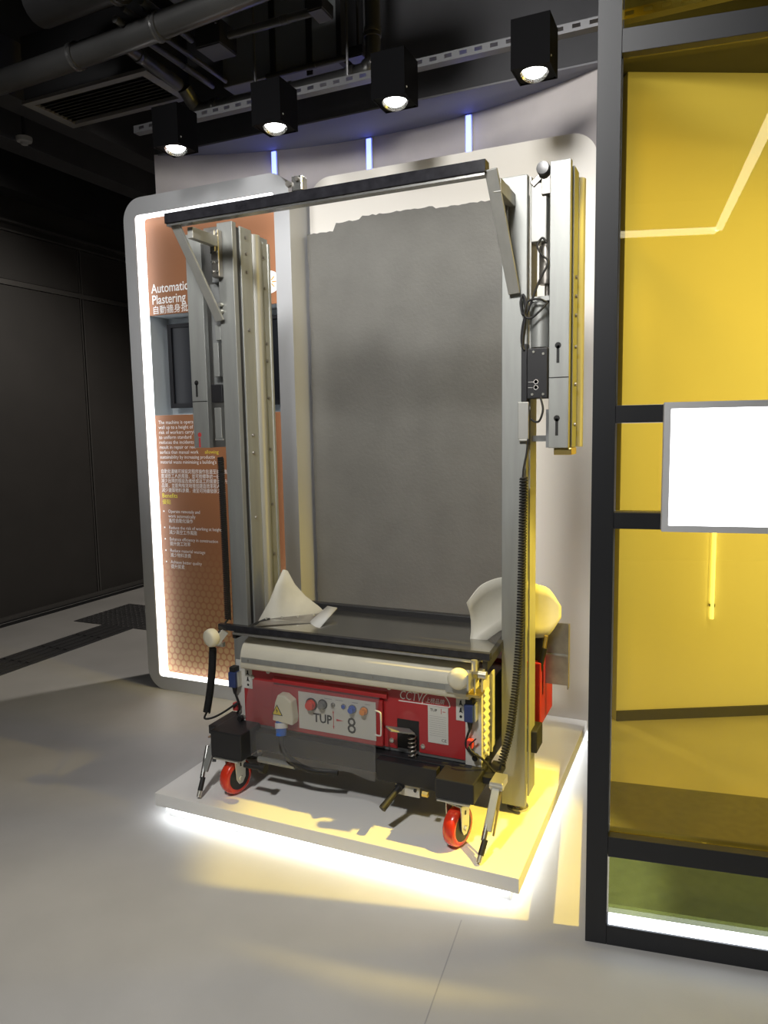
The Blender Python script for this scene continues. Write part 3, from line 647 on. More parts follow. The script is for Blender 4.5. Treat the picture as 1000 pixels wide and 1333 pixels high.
# right side with louvres
sp_ = obj('side_plate', B().box(-0.6718, -0.668, FY + 0.002, 2.395, 0.345, 0.615), 'cream_plate', M)
for k in range(9):
    zz = 0.375 + k * 0.024
    obj('louvre', B().prism([(-0.6675, zz), (-0.6675, zz + 0.016), (-0.659, zz + 0.004)], 'y', FY + 0.02, FY + 0.075), 'cream_plate', sp_)
obj('corner_post', B().box(-0.6675, -0.660, FY + 0.098, FY + 0.106, 0.345, 0.615), 'cream', sp_)
b = B(); bolt(b, (-0.6675, FY + 0.045, 0.362), (1, 0, 0), 0.008, 0.012); obj('bolt', b, 'ivory', sp_, smooth=40)
# cream hopper cover with steel strip
hp = [(2.192, 0.574), (2.186, 0.580), (2.186, 0.604), (2.187, 0.622), (2.192, 0.640), (2.203, 0.658), (2.222, 0.672), (2.25, 0.680), (2.30, 0.684), (2.30, 0.574)]
hc = obj('hopper_cover', B().prism(hp, 'x', -1.575, -0.695), 'cream', M, smooth=50)
sx = obj('steel_strip', B().box(-1.570, -0.700, 2.1835, 2.1857, 0.600, 0.619), 'alu', hc)
for k in range(9):
    b = B(); bolt(b, (-1.54 + k * 0.101, 2.1834, 0.6095), (0, -1, 0), 0.004, 0.0015); obj('rivet', b, 'steel_worn', hc)
obj('end_cap', B().box(-0.772, -0.694, 2.178, 2.1834, 0.596, 0.622), 'alu_bright', hc)
# trowel: bars, pan, rollers, fins
fb = obj('front_bar', B().box(-1.668, -0.625, 2.184, 2.205, 0.713, 0.736), 'black_gloss', M, bev=0.002)
obj('lower_edge', B().box(-1.60, -0.66, 2.178, 2.203, 0.703, 0.7115), 'steel', fb)
obj('trowel_plate', B().add([(-1.60, 2.206, 0.706), (-0.655, 2.206, 0.706), (-0.66, 2.69, 0.688), (-1.60, 2.69, 0.688), (-1.60, 2.206, 0.700), (-0.655, 2.206, 0.700), (-0.66, 2.69, 0.682), (-1.60, 2.69, 0.682)],
    [(0, 1, 2, 3), (7, 6, 5, 4), (0, 4, 5, 1), (1, 5, 6, 2), (2, 6, 7, 3), (3, 7, 4, 0)]), 'mirror_steel', M)
obj('back_bar', B().box(-1.62, -0.66, 2.69, 2.72, 0.675, 0.712), 'black', M, bev=0.003)
obj('side_arm', B().bar((-0.645, 2.20, 0.690), (-0.650, 2.60, 0.720), 0.016, 0.030), 'black', M)
obj('side_arm', B().bar((-1.615, 2.21, 0.690), (-1.610, 2.68, 0.690), 0.016, 0.022), 'black', M)
for (x, y, z, s) in ((-1.690, 2.170, 0.684, -1), (-0.712, 2.150, 0.655, 1)):
    rl = obj('roller', B().lathe((x, y - 0.022, z), (0.25 * -s, 1, 0.1), [(-0.002, 0.012), (0, 0.026), (0.005, 0.032), (0.018, 0.035), (0.032, 0.032), (0.036, 0.02)], 24), 'ivory', M, smooth=50)
    obj('fork', B().box(x + 0.028, x + 0.034, y - 0.02, y + 0.035, z - 0.028, z + 0.022).box(x - 0.020, x + 0.034, y + 0.018, y + 0.034, z - 0.034, z - 0.028) if s > 0 else B().bar((x + 0.02, y + 0.0, z - 0.02), (x + 0.05, y + 0.02, z + 0.025), 0.012, 0.025).box(x - 0.005, x + 0.04, y + 0.015, y + 0.03, z - 0.036, z - 0.02), 'zinc', rl)
m = B().cyl((-0.675, 2.185, 0.650), (-0.675, 2.185, 0.590), 0.0035, n=8).cyl((-0.655, 2.20, 0.665), (-0.655, 2.20, 0.605), 0.0035, n=8)
m.box(-0.69, -0.645, 2.175, 2.205, 0.668, 0.680).cyl((-0.672, 2.172, 0.68), (-0.672, 2.172, 0.715), 0.010, n=12).cyl((-0.655, 2.165, 0.672), (-0.630, 2.165, 0.672), 0.013, n=12)
obj('clamp', m, 'zinc', M, smooth=40)
obj('clamp_plate', B().box(-0.70, -0.655, 2.17, 2.23, 0.592, 0.600), 'brass', M)
# fins (stiff pale sheets at the trowel ends)
def fin(name, grid, par=M, m='fin'): return obj(name, B().sheet(grid), m, par, smooth=60, solid=0.004)
gl_ = [[(-1.575, 2.50, 0.888), (-1.570, 2.51, 0.886), (-1.566, 2.52, 0.880)],
       [(-1.592, 2.47, 0.83), (-1.575, 2.50, 0.82), (-1.540, 2.53, 0.825)],
       [(-1.605, 2.44, 0.77), (-1.575, 2.48, 0.76), (-1.505, 2.55, 0.775)],
       [(-1.635, 2.42, 0.71), (-1.575, 2.47, 0.715), (-1.450, 2.56, 0.735)],
       [(-1.655, 2.41, 0.672), (-1.575, 2.46, 0.69), (-1.420, 2.56, 0.712)],
       [(-1.662, 2.405, 0.650), (-1.575, 2.45, 0.675), (-1.412, 2.55, 0.700)]]
f1 = fin('end_fin', gl_)
fin('end_plate', [[(-1.43, 2.60, 0.726), (-1.385, 2.60, 0.722)], [(-1.43, 2.42, 0.690), (-1.345, 2.38, 0.700)]], M, 'cream_plate')
obj('end_plate', B().add([(-1.63, 2.43, 0.694), (-1.42, 2.54, 0.712), (-1.40, 2.45, 0.697), (-1.58, 2.30, 0.706)], [(0, 1, 2, 3)]), 'steel_worn', M, solid=0.003)
for k in range(4):
    b = B().sphere((-1.60 + k * 0.055, 2.405 + k * 0.029, 0.708 + k * 0.002), 0.005, 8, 6); obj('rivet', b, 'zinc', f1)
gr_ = []
zts = spline([(0, 0.835, 0), (1, 0.888, 0), (2, 0.910, 0), (3, 0.918, 0), (4, 0.912, 0), (5, 0.90, 0), (6, 0.885, 0), (7, 0.865, 0), (8, 0.80, 0)], 3)
zbs = spline([(0, 0.645, 0), (1, 0.675, 0), (2, 0.705, 0), (3, 0.73, 0), (4, 0.73, 0), (5, 0.70, 0), (6, 0.69, 0), (7, 0.70, 0), (8, 0.76, 0)], 3)
for i in range(25):
    u = i / 24; x = -0.775 + 0.29 * u; y = 2.42 + 0.20 * u; zt, zb = zts[i].y, zbs[i].y
    gr_.append([(x, y + 0.05 * math.sin(math.pi * v) * (1 - u), zb + (zt - zb) * v) for v in (0, .2, .4, .6, .8, 1)])
fin('end_fin', gr_)
# right rear: brown plate, gas strut, rubber block
bp_ = obj('guard_plate', B().box(-0.566, -0.459, 2.650, 2.654, 0.497, 0.730).box(-0.463, -0.459, 2.630, 2.650, 0.490, 0.732), 'steel_worn', M)
obj('stiffener', B().box(-0.56, -0.466, 2.644, 2.6495, 0.607, 0.613), 'alu', bp_)
gs = obj('gas_strut', B().cyl((-0.562, 2.58, 0.535), (-0.535, 2.575, 0.655), 0.011, n=12), 'black', M, smooth=40)
obj('strut_end', B().cyl((-0.535, 2.575, 0.655), (-0.528, 2.573, 0.70), 0.007, n=10).box(-0.57, -0.552, 2.57, 2.59, 0.49, 0.54), 'brass', gs)
obj('strut_bracket', B().box(-0.572, -0.545, 2.59, 2.61, 0.47, 0.70), 'black', M)
obj('rubber_buffer', B().box(-0.575, -0.535, 2.46, 2.555, 0.305, 0.385), 'rubber', M, bev=0.004)
# chassis, brackets, casters, stabilisers
ch = obj('chassis', B().box(-1.58, -0.69, 2.20, 2.66, 0.262, 0.3345).box(-1.02, -0.80, 2.165, 2.20, 0.255, 0.330).box(-1.55, -0.76, 2.36, 2.58, 0.20, 0.262), 'black', M, bev=0.003)
obj('axle_tube', B().cyl((-1.52, 2.20, 0.228), (-1.36, 2.20, 0.228), 0.012, n=12), 'alu', ch)
for (xw, yw, xl, xr, zb, zt) in ((-0.722, 2.145, -0.785, -0.655, 0.262, 0.334), (-1.598, 2.160, -1.665, -1.530, 0.250, 0.355)):
    br = obj('caster_bracket', B().box(xl, xr, 2.105, 2.31, zb + 0.004, zt), 'black', M, bev=0.004)
    def rz(mb):
        cz, sz = math.cos(R(-14)), math.sin(R(-14))
        mb.v = [(xw + (vx - xw) * cz - (vy - yw) * sz, yw + (vx - xw) * sz + (vy - yw) * cz, vz) for vx, vy, vz in mb.v]; return mb
    fk = [(yw - 0.026, zb - 0.014), (yw + 0.026, zb - 0.014), (yw + 0.022, PT + 0.065), (yw + 0.008, PT + 0.045), (yw - 0.008, PT + 0.045), (yw - 0.020, PT + 0.065)]
    mp_ = obj('caster_plate', B().box(xw - 0.055, xw + 0.055, 2.10, 2.19, zb - 0.001, zb + 0.0035), 'zinc', M)
    cs = obj('caster', rz(B().cyl((xw, yw, zb - 0.016), (xw, yw, zb - 0.0015), 0.026, n=18).prism(fk, 'x', xw + 0.026, xw + 0.030).prism(fk, 'x', xw - 0.030, xw - 0.026).box(xw - 0.030, xw + 0.030, yw - 0.026, yw + 0.026, zb - 0.0185, zb - 0.014)), 'zinc', M, bev=0.001)
    rr = 0.066; c = (xw, yw, PT + rr + 0.0006)
    obj('tyre', rz(B().lathe(c, (1, 0, 0), [(-0.0205, 0.044), (-0.022, 0.050), (-0.021, 0.058), (-0.015, 0.064), (0, rr), (0.015, 0.064), (0.021, 0.058), (0.022, 0.050), (0.0205, 0.044)], 40)), 'tyre', cs, smooth=50)
    obj('hub', rz(B().lathe(c, (1, 0, 0), [(-0.0235, 0.012), (-0.0225, 0.022), (-0.0215, 0.024), (-0.0212, 0.046), (0.0212, 0.046), (0.0215, 0.024), (0.0225, 0.022), (0.0235, 0.012)], 32)), 'black', cs, smooth=40)
    obj('axle_bolt', rz(B().cyl((xw - 0.036, yw, c[2]), (xw + 0.036, yw, c[2]), 0.009, n=6)), 'zinc', cs)
    obj('slot', rz(B().box(xw + 0.0298, xw + 0.0306, yw - 0.003, yw + 0.004, PT + 0.112, PT + 0.126)), 'ink', cs)
def stab(top, knee, foot):
    s = obj('stabiliser', B().bar(top, knee, 0.026, 0.012, (0, 1, 0)), 'alu', M, bev=0.002)
    t = Vector(top); k = Vector(knee); f = Vector(foot); d = (f - k).normalized()
    obj('pivot', B().cyl(t + Vector((-0.022, 0, 0)), t + Vector((0.022, 0, 0)), 0.012, n=12).box(t.x - 0.02, t.x + 0.02, t.y - 0.01, t.y + 0.06, t.z - 0.012, t.z + 0.014), 'zinc', s)
    obj('rod', B().cyl(k - d * 0.09 + Vector((-0.012, 0, 0)), f - d * 0.065 + Vector((-0.004, 0, 0)), 0.0085, n=12), 'steel', s, smooth=40)
    obj('grip', B().cyl(f - d * 0.070, f - d * 0.022, 0.0095, n=12), 'rubber', s, smooth=40)
    obj('tip', B().cyl(f - d * 0.022, f, 0.009, 0.0085, 12), 'zinc', s, smooth=40)
    return s
s1 = stab((-0.603, 2.185, 0.305), (-0.614, 2.115, 0.185), (-0.626, 2.060, 0.1085))
s2 = stab((-1.690, 2.190, 0.325), (-1.706, 2.115, 0.185), (-1.698, 2.064, 0.1085))
obj('stay', B().bar((-0.588, 2.19, 0.30), (-0.596, 2.12, 0.17), 0.006, 0.006), 'brass', s1)
obj('latch_arm', B().bar((-1.672, 2.155, 0.335), (-1.652, 2.105, 0.235), 0.012, 0.012), 'black', s2)
obj('stabiliser_bracket', B().box(-0.654, -0.612, 2.20, 2.33, 0.296, 0.318), 'black', M)
obj('stabiliser_bracket', B().box(-1.705, -1.66, 2.15, 2.30, 0.318, 0.350), 'black', M)
# clamp lever under the chassis
lv = obj('lever_plate', B().box(-0.955, -0.868, 2.180, 2.186, 0.212, 0.258), 'cream_plate', M)
obj('lever_handle', B().cyl((-0.935, 2.168, 0.245), (-0.965, 2.09, 0.200), 0.010, 0.013, 12).cyl((-0.935, 2.16, 0.245), (-0.935, 2.181, 0.245), 0.014, n=12), 'rubber', M, smooth=40)
obj('bolt', B().cyl((-0.883, 2.18, 0.236), (-0.883, 2.178, 0.236), 0.006, n=10), 'ink', lv)
obj('nut', B().cyl((-0.845, 2.150, 0.248), (-0.825, 2.150, 0.248), 0.010, n=6), 'brass', M)
obj('knob', B().cyl((-1.52, 2.11, 0.245), (-1.44, 2.11, 0.245), 0.010, n=10).cyl((-1.45, 2.11, 0.245), (-1.43, 2.11, 0.245), 0.018, n=12), 'rubber', M, smooth=40)
# clear plastic sheet hanging over the controls
gp = []
for i in range(13):
    u = i / 12; z = 0.532 - 0.275 * u
    gp.append([(-1.545 + 0.525 * j / 16 , (FY - 0.030 - 0.030 * min(1, u * 5) - 0.006 * math.sin(j * 1.1 + 3 * u) * u - (0.022 if 2 <= j <= 6 else 0) * math.sin(math.pi * min(1, u * 1.6)) - 0.012 * u), z - 0.006 * math.sin(j * 0.9) * u) for j in range(17)])
obj('plastic_sheet', B().sheet(gp), 'plastic', M, smooth=60)
obj('sheet_handle', B().tube(spline([(-1.018, 2.165, 0.502), (-1.000, 2.160, 0.500), (-0.996, 2.160, 0.49), (-0.996, 2.160, 0.43), (-1.000, 2.160, 0.418), (-1.020, 2.165, 0.416)], 6), 0.003, 8), 'plate_white', M, smooth=60)

# ------------------------------------------------------------------ yellow glass partition
ga = math.atan2(0.066, 0.463)
G = thing('glass_partition', (-0.291, 1.98, 0), 'black framed yellow glass partition with a glowing strip along its foot', 'partition')
G.rotation_euler = (0, 0, ga)
gmat = Matrix.Translation((-0.291, 1.98, 0)) @ Matrix.Rotation(ga, 4, 'Z')
def gobj(name, mb, m, parent=G, **k):            # vertices in partition space
    o = obj(name, mb, m, None, at=(0, 0, 0), **k); o.parent = parent; return o
GW = 1.75
gobj('upright', B().box(0, 0.057, 0, 0.06, 0, 3.05), 'frameblack', bev=0.001)
gobj('upright', B().box(GW - 0.057, GW, 0, 0.06, 0, 3.05), 'frameblack', bev=0.001)
for z0, z1 in ((0, 0.058), (0.262, 0.320), (1.176, 1.219), (1.451, 1.496), (2.348, 2.404), (2.99, 3.05)):
    gobj('crossbar', B().box(0.0575, GW - 0.0575, 0, 0.06, z0, z1), 'frameblack', bev=0.001)
for k, (z0, z1) in enumerate(((0.058, 0.262), (0.320, 1.176), (1.219, 1.451), (1.496, 2.348), (2.404, 2.99))):
    gobj('pane', B().box(0.062, GW - 0.062, 0.026, 0.034, z0 + 0.001, z1 - 0.001), 'glass_green' if k == 0 else 'glass_yellow')
    if k in (1, 3): gobj('edge_glint', B().box(0.0578, 0.0615, 0.024, 0.036, z0 + 0.002, z1 - 0.002), 'edge_glint')  # white strip painted as the light line along the glass edge
# side of the booth, running back to the display panel
for z0, z1 in ((0, 0.058), (0.262, 0.320), (2.348, 2.404), (2.99, 3.05)):
    gobj('crossbar', B().box(0.010, 0.045, 0.0605, 1.2295, z0, z1), 'frameblack')
gobj('upright', B().box(0.010, 0.057, 1.23, 1.275, 0, 3.05), 'frameblack')
for k, (z0, z1) in enumerate(((0.058, 0.262), (0.320, 2.348), (2.404, 2.99))):
    gobj('pane', B().box(0.024, 0.032, 0.062, 1.228, z0 + 0.001, z1 - 0.001), 'glass_yellow')
gobj('led_strip', B().box(0.062, GW - 0.062, 0.006, 0.022, 0.0585, 0.083), 'led_booth')

L = thing('light_box', (0, 0, 0), 'glowing white light box in a grey frame mounted on the yellow glass partition', 'light box')
L.location = gmat @ Vector((0.172, -0.001, 1.176)); L.rotation_euler = (0, 0, ga); ORG[L.name] = Vector((0, 0, 0))
def lobj(name, mb, m, **k):
    o = obj(name, mb, m, None, at=(0, 0, 0), **k); o.parent = L; return o
LW, LH = 0.58, 0.324
lobj('casing', B().box(0, LW, -0.028, -0.001, 0, LH), 'boxframe', bev=0.003)
lobj('bezel', B().box(0, 0.016, -0.036, -0.0285, 0, LH).box(LW - 0.016, LW, -0.036, -0.0285, 0, LH).box(0.016, LW - 0.016, -0.036, -0.0285, 0, 0.016).box(0.016, LW - 0.016, -0.036, -0.0285, LH - 0.016, LH), 'boxframe')
lobj('light_panel', B().box(0.0165, LW - 0.0165, -0.034, -0.0288, 0.0165, LH - 0.0165), 'lightbox')

# booth behind the glass: angled white wall, ledge, linear lights
wv = Vector((0.691, 0.356, 0)).normalized(); wn = Vector((-wv.y, wv.x, 0)); w0 = Vector((-0.40, 3.63, 0))
def wbox(a, b, t0, t1, z0, z1):
    m = B(); vs = [w0 + wv * u + wn * t + Vector((0, 0, z)) for z in (z0, z1) for t in (t0, t1) for u in (a, b)]
    return m.add(vs, [(0, 2, 3, 1), (4, 5, 7, 6), (0, 1, 5, 4), (2, 6, 7, 3), (0, 4, 6, 2), (1, 3, 7, 5)])
obj('wall_right', wbox(0.0, 3.6, 0.0, 0.12, 0, 3.65), 'boothwall', kind='structure')
obj('baseboard_right', wbox(0.0, 3.6, -0.012, -0.0005, 0.0, 0.05), 'bulkhead', kind='structure')
t = thing('linear_light', (1.54, -3.37, 3.2), 'angled white linear light hanging from the hall ceiling', 'light fixture')
obj('long_bar', B().bar((-1.2, -3.27, 3.2), (1.54, -3.37, 3.2), 0.14, 0.03), 'led_line', t)
obj('long_bar', B().bar((1.54, -3.32, 3.2), (0.85, 0.50, 3.2), 0.06, 0.03), 'led_line', t)
for hx, hy in ((-0.8, -3.28), (0.8, -3.34), (1.40, -2.5), (1.04, -0.5)):
    obj('hanger', B().cyl((hx, hy, 3.215), (hx, hy, 3.65), 0.003, n=6), 'strut', t)
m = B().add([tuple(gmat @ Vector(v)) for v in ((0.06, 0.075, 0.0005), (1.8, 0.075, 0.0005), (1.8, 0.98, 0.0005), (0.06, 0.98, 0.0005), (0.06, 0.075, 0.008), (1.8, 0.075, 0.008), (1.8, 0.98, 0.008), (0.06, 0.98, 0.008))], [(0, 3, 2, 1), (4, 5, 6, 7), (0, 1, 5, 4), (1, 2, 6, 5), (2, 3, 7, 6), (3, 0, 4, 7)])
obj('floor_shade_sheet', m, 'mat', label='dark flat sheet standing in for floor shade behind the yellow glass partition', cat='mat')  # thin dark sheet that paints the shade on the booth floor
pa = w0 + wv * 0.46 - wn * 0.012
t = thing('wall_light_bar', (pa.x, pa.y, 0.55), 'thin vertical light bar on the white wall inside the yellow glass booth', 'light fixture')
obj('tube', B().cyl((pa.x, pa.y, 0.50), (pa.x, pa.y, 1.30), 0.009, n=10), 'led_thin', t)
for z in (0.56, 1.24):
    obj('clip', B().box(pa.x - 0.012, pa.x + 0.012, pa.y - 0.004, pa.y + 0.016, z, z + 0.012), 'strut', t)

# ------------------------------------------------------------------ spotlights on the slotted channel
SL = [(-2.265, 2.817), (-1.737, 2.815), (-1.186, 2.817), (-0.637, 2.822)]
aims = [(-2.3, 2.9, 0.0), (-1.7, 3.05, 0.6), (-1.15, 3.05, 0.6), (-0.7, 3.1, 0.9)]
names = ['black cube spotlight at the corridor end of the slotted channel', 'black cube spotlight next to the end one on the slotted channel', 'black cube spotlight beside the rising pipe on the slotted channel', 'black cube spotlight over the right mast, beside the glass partition']
for i, ((x, y), aim, lab) in enumerate(zip(SL, aims, names)):
    t = thing('spotlight', (x, y, 2.715), lab, 'spotlight', 'cube spotlights over the machine')
    h = 0.07; zb, zt = 2.715, 2.885
    m = B().box(x - h, x + h, y - h, y + h, zt - 0.004, zt).box(x - h, x - h + 0.004, y - h, y + h, zb, zt - 0.004).box(x + h - 0.004, x + h, y - h, y + h, zb, zt - 0.004).box(x - h + 0.004, x + h - 0.004, y - h, y - h + 0.004, zb, zt - 0.004).box(x - h + 0.004, x + h - 0.004, y + h - 0.004, y + h, zb, zt - 0.004)
    obj('housing', m, 'lampblack', t)
    # bottom plate with round opening
    n = 32; ring = []; sq = []
    for k in range(n):
        a = 2 * math.pi * (k + 0.5) / n; ca, sa = math.cos(a), math.sin(a); mxx = max(abs(ca), abs(sa)); hh = h - 0.0045
        sq.append((x + hh * ca / mxx, y + hh * sa / mxx, zb + 0.004)); ring.append((x + 0.053 * ca, y + 0.053 * sa, zb + 0.004))
    obj('front_plate', B().add(sq + ring, [(k, (k + 1) % n, n + (k + 1) % n, n + k) for k in range(n)]), 'lampblack', t, solid=0.002)
    dirv = (Vector((0.0, 0.0, 1.45)) - Vector((x, y, zb))); dirv.z = 0; dirv = (Vector((0, 0, -1)) + dirv.normalized() * 0.42).normalized()
    c = Vector((x, y, zb + 0.012))
    obj('reflector', B().lathe(c, dirv, [(-0.03, 0.020), (-0.012, 0.040), (0.002, 0.049), (0.004, 0.051), (0.002, 0.047), (-0.010, 0.037), (-0.022, 0.020)], 28), 'reflector', t, smooth=40)
    obj('lens', B().lathe(c, dirv, [(-0.006, 0.040), (0.0, 0.034), (0.004, 0.014)], 24), 'lamp_glow', t, smooth=60)
    obj('mount', B().box(x - 0.02, x + 0.02, y - 0.02, y + 0.13, zt + 0.0005, zt + 0.018), 'lampblack', t)
    b = B(); bolt(b, (x + h, y - 0.05, zb + 0.03), (1, 0, 0), 0.004, 0.002); obj('screw', b, 'zinc', t)
    sl = spot('spotlight_beam', (0, 0, 0), (0, 0, -1), [7, 9, 9, 14][i], [125, 130, 130, 130][i], 0.7, 0.035, (1.0, 0.985, 0.96))
    sl.location = c + dirv * 0.02; sl.rotation_euler = (Vector(aim) - sl.location).to_track_quat('-Z', 'Y').to_euler()
# slotted channel
t = thing('slotted_channel', (-1.5, 2.94, 2.9), 'long slotted steel channel carrying the cube spotlights', 'channel')
m = B().box(-2.60, 1.0, 2.925, 2.928, 2.885, 2.893).box(-2.60, 1.0, 2.925, 2.928, 2.907, 2.915).box(-2.60, 1.0, 2.928, 2.965, 2.912, 2.915)
k = -2.60
while k < 0.98:
    m.box(k, k + 0.032, 2.925, 2.928, 2.893, 2.907); k += 0.062
m.box(-2.60, 1.0, 2.925, 2.965, 2.882, 2.885)
obj('channel', m, 'strut', t)
for x in (-1.92, -1.46, -0.35):
    obj('hanger_rod', B().cyl((x, 2.955, 2.915), (x, 2.955, 3.65), 0.006, n=8), 'strut', t)

# ------------------------------------------------------------------ ceiling services
def pipe(name, pts, r, label, m='pipe', cols=()):
    p0 = Vector(pts[0]); t = thing(name, pts[0], label, 'pipe')
    obj('run', B().tube(pts, r, 18), m, t, smooth=60)
    for c, ax in cols: obj('collar', B().lathe(c, ax, [(-0.02, r * 1.02), (-0.018, r * 1.14), (-0.006, r * 1.14), (0, r * 1.05), (0.006, r * 1.14), (0.018, r * 1.14), (0.02, r * 1.02)], 18), m, t, smooth=30)
    return t
pipe('ceiling_pipe', [(-3.9, 2.66, 3.10), (-2.8, 2.62, 3.10), (-2.2, 2.585, 3.10), (-1.0, 2.50, 3.12)], 0.050, 'long dark ceiling pipe running in front of the air conditioner', cols=[((-2.62, 2.61, 3.10), (1, -0.05, 0)), ((-2.13, 2.58, 3.10), (1, -0.06, 0))])
pipe('ceiling_duct', [(-2.62, 2.42, 3.22), (-2.1, 2.40, 3.22), (-0.9, 2.35, 3.22)], 0.085, 'wide dark round duct with an open end above the long pipe', 'duct', cols=[((-2.2, 2.405, 3.22), (1, -0.04, 0))])
pipe('ceiling_duct', [(-2.72, 2.22, 3.32), (-2.2, 2.19, 3.32), (-0.9, 2.12, 3.32)], 0.085, 'dark round duct behind the other, nearest the hall ceiling', 'duct', cols=[((-2.5, 2.21, 3.32), (1, -0.05, 0))])
lp = spline([(-2.395, 3.06, 3.10), (-2.385, 3.12, 3.05), (-2.33, 3.14, 3.02), (-1.9, 3.13, 3.01), (-1.50, 3.12, 3.01), (-1.44, 3.12, 3.03), (-1.415, 3.12, 3.10), (-1.415, 3.12, 3.64)], 6)
pipe('conduit_pipe', [tuple(p) for p in lp], 0.034, 'grey pipe above the slotted channel rising in an elbow', cols=[((-2.27, 3.14, 3.02), (1, 0, 0)), ((-1.85, 3.13, 3.01), (1, 0, 0)), ((-1.52, 3.12, 3.01), (1, 0, 0)), ((-1.415, 3.12, 3.16), (0, 0, 1))])
pipe('conduit_pipe', [(-2.385, 2.66, 3.12), (-2.395, 3.02, 3.10)], 0.030, 'thick grey pipe crossing under the ceiling beside the air conditioner', cols=[((-2.387, 2.75, 3.115), (0, 1, 0))])
pipe('conduit_pipe', [(-2.29, 2.50, 3.13), (-2.30, 3.16, 3.13)], 0.015, 'thin grey conduit beside the thick crossing pipe', cols=[((-2.295, 2.95, 3.13), (0, 1, 0))])
pipe('conduit_pipe', [(-2.245, 2.50, 3.16), (-2.25, 3.20, 3.16)], 0.012, 'thinnest dark conduit of the crossing pipes')
pipe('conduit_pipe', [(-2.15, 2.50, 3.17), (-2.16, 2.83, 3.17)], 0.018, 'grey conduit ending at the small ceiling box')
pipe('conduit_pipe', [(-1.985, 2.86, 3.16), (-1.555, 2.86, 3.16)], 0.017, 'bare conduit between two small ceiling boxes', cols=[((-1.7, 2.86, 3.16), (1, 0, 0))])
pipe('conduit_pipe', [(-2.0, 3.18, 3.12), (-1.56, 3.18, 3.12)], 0.014, 'slim conduit running above the elbowed pipe', cols=[((-1.75, 3.18, 3.12), (1, 0, 0))])
pipe('conduit_pipe', [(-1.30, 3.30, 2.98), (-1.30, 3.30, 3.64)], 0.0, 'x') if False else None
for (x, y, z, a, b_, h, lab) in ((-2.06, 2.87, 3.115, 0.065, 0.065, 0.10, 'grey square junction box hanging beside the crossing pipes'), (-1.53, 2.86, 3.14, 0.035, 0.05, 0.05, 'small grey box at the end of the bare conduit'), (-1.515, 3.18, 3.10, 0.04, 0.04, 0.04, 'small grey box above the elbow of the pipe')):
    t = thing('junction_box', (x, y, z), lab, 'junction box')
    obj('casing', B().box(x - a, x + a, y - b_, y + b_, z, z + h), 'duct', t, bev=0.003)
    obj('lid', B().box(x - a + 0.004, x + a - 0.004, y - b_ + 0.004, y + b_ - 0.004, z - 0.006, z - 0.0005), 'strut', t)
    obj('hanger_rod', B().cyl((x, y, z + h), (x, y, 3.358 if y < 3 else 3.65), 0.006, n=8), 'duct', t)
# wide grey duct panels above
t = thing('air_duct', (-1.7, 2.6, 3.36), 'flat grey rectangular air duct above the pipes', 'duct')
obj('duct_body', B().box(-2.28, -1.60, 2.2, 2.93, 3.36, 3.60), 'ductpanel', t, bev=0.005)
obj('hanger_rod', B().cyl((-2.0, 2.5, 3.60), (-2.0, 2.5, 3.65), 0.008, n=8), 'strut', t)
t = thing('air_duct', (-1.8, 3.25, 3.14), 'dark rectangular air duct behind the slim conduits', 'duct')
obj('duct_body', B().box(-2.28, -1.62, 3.22, 3.44, 3.14, 3.60), 'ductpanel', t, bev=0.005)
obj('flange', B().box(-1.64, -1.615, 3.21, 3.445, 3.13, 3.61), 'duct', t)
obj('hanger_strap', B().box(-2.0, -1.97, 3.212, 3.2195, 3.10, 3.60).box(-1.80, -1.77, 3.212, 3.2195, 3.10, 3.60), 'duct', t)
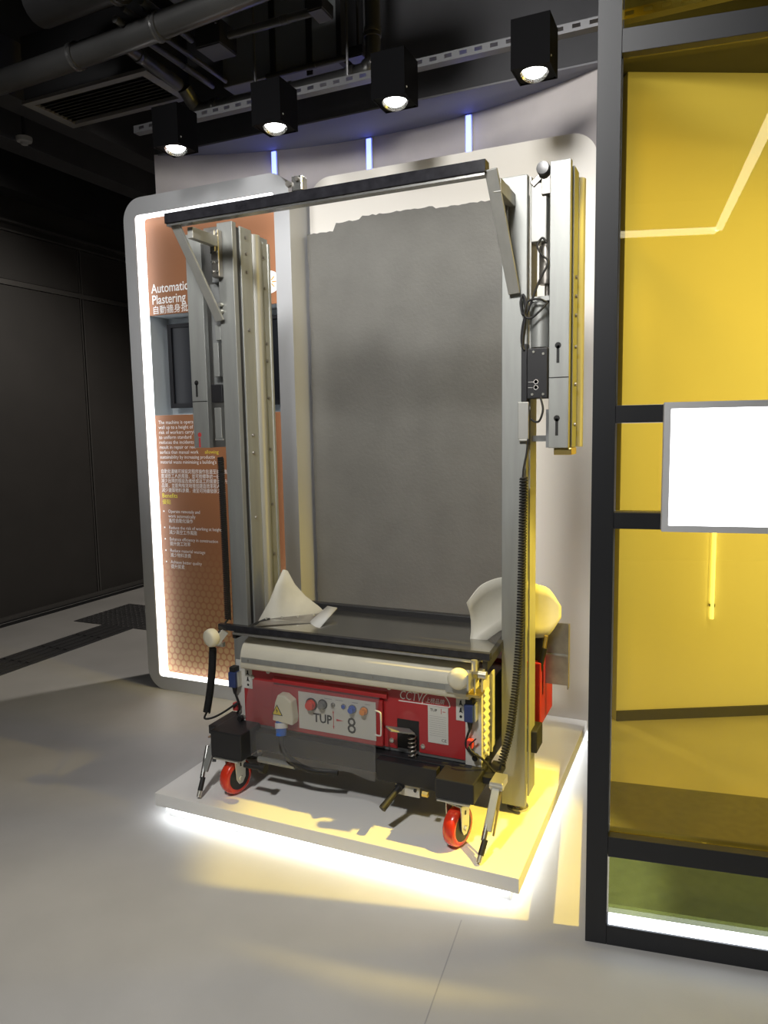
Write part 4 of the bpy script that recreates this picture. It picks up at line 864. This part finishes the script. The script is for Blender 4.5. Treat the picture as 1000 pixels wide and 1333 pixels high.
# second slotted channel
t = thing('slotted_channel', (-2.0, 2.68, 3.2), 'short slotted channel hanging behind the long ceiling pipe', 'channel')
m = B().box(-2.30, -1.75, 2.680, 2.683, 3.185, 3.193).box(-2.30, -1.75, 2.680, 2.683, 3.207, 3.215)
for k in range(10): m.box(-2.30 + k * 0.0575, -2.27 + k * 0.0575, 2.680, 2.683, 3.193, 3.207)
obj('channel', m, 'strut', t)
obj('hanger_bolt', B().cyl((-1.93, 2.69, 3.12), (-1.93, 2.69, 3.36), 0.006, n=8), 'duct', t)
# air conditioner with louvred grille
t = thing('air_conditioner', (-2.8, 3.0, 3.1), 'dark ceiling air conditioner with a louvred return grille underneath', 'air conditioner')
ax0, ax1, ay0, ay1 = -3.235, -2.435, 2.84, 3.17
obj('casing', B().box(ax0 + 0.01, ax1 - 0.01, ay0 + 0.01, ay1 - 0.01, 3.115, 3.42), 'duct', t)
obj('grille_frame', B().box(ax0, ax1, ay0, ay0 + 0.035, 3.098, 3.1145).box(ax0, ax1, ay1 - 0.035, ay1, 3.098, 3.1145).box(ax0, ax0 + 0.05, ay0 + 0.035, ay1 - 0.035, 3.098, 3.1145).box(ax1 - 0.05, ax1, ay0 + 0.035, ay1 - 0.035, 3.098, 3.1145), 'grille', t)
for k in range(9):
    y = ay0 + 0.042 + k * 0.0285
    obj('louvre', B().prism([(y, 3.099), (y + 0.020, 3.111), (y + 0.020, 3.1135), (y, 3.1015)], 'x', ax0 + 0.05, ax1 - 0.05), 'grille', t)
for x in (-3.15, -2.52):
    obj('hanger_rod', B().cyl((x, 3.0, 3.42), (x, 3.0, 3.65), 0.006, n=8), 'duct', t)
# smoke detector hung below the corridor beams
t = thing('smoke_detector', (-3.86, 3.39, 3.2), 'round white smoke detector on the dark ceiling by the corridor', 'smoke detector')
obj('base', B().lathe((-3.86, 3.39, 3.20), (0, 0, 1), [(0, 0.030), (0.004, 0.042), (0.016, 0.046), (0.03, 0.046)], 24), 'detector', t, smooth=40)
obj('sensor', B().lathe((-3.86, 3.39, 3.185), (0, 0, 1), [(0, 0.012), (0.003, 0.02), (0.0148, 0.024)], 16), 'detector', t, smooth=40)
obj('stem', B().cyl((-3.86, 3.39, 3.23), (-3.86, 3.39, 3.65), 0.012, n=10), 'duct', t)
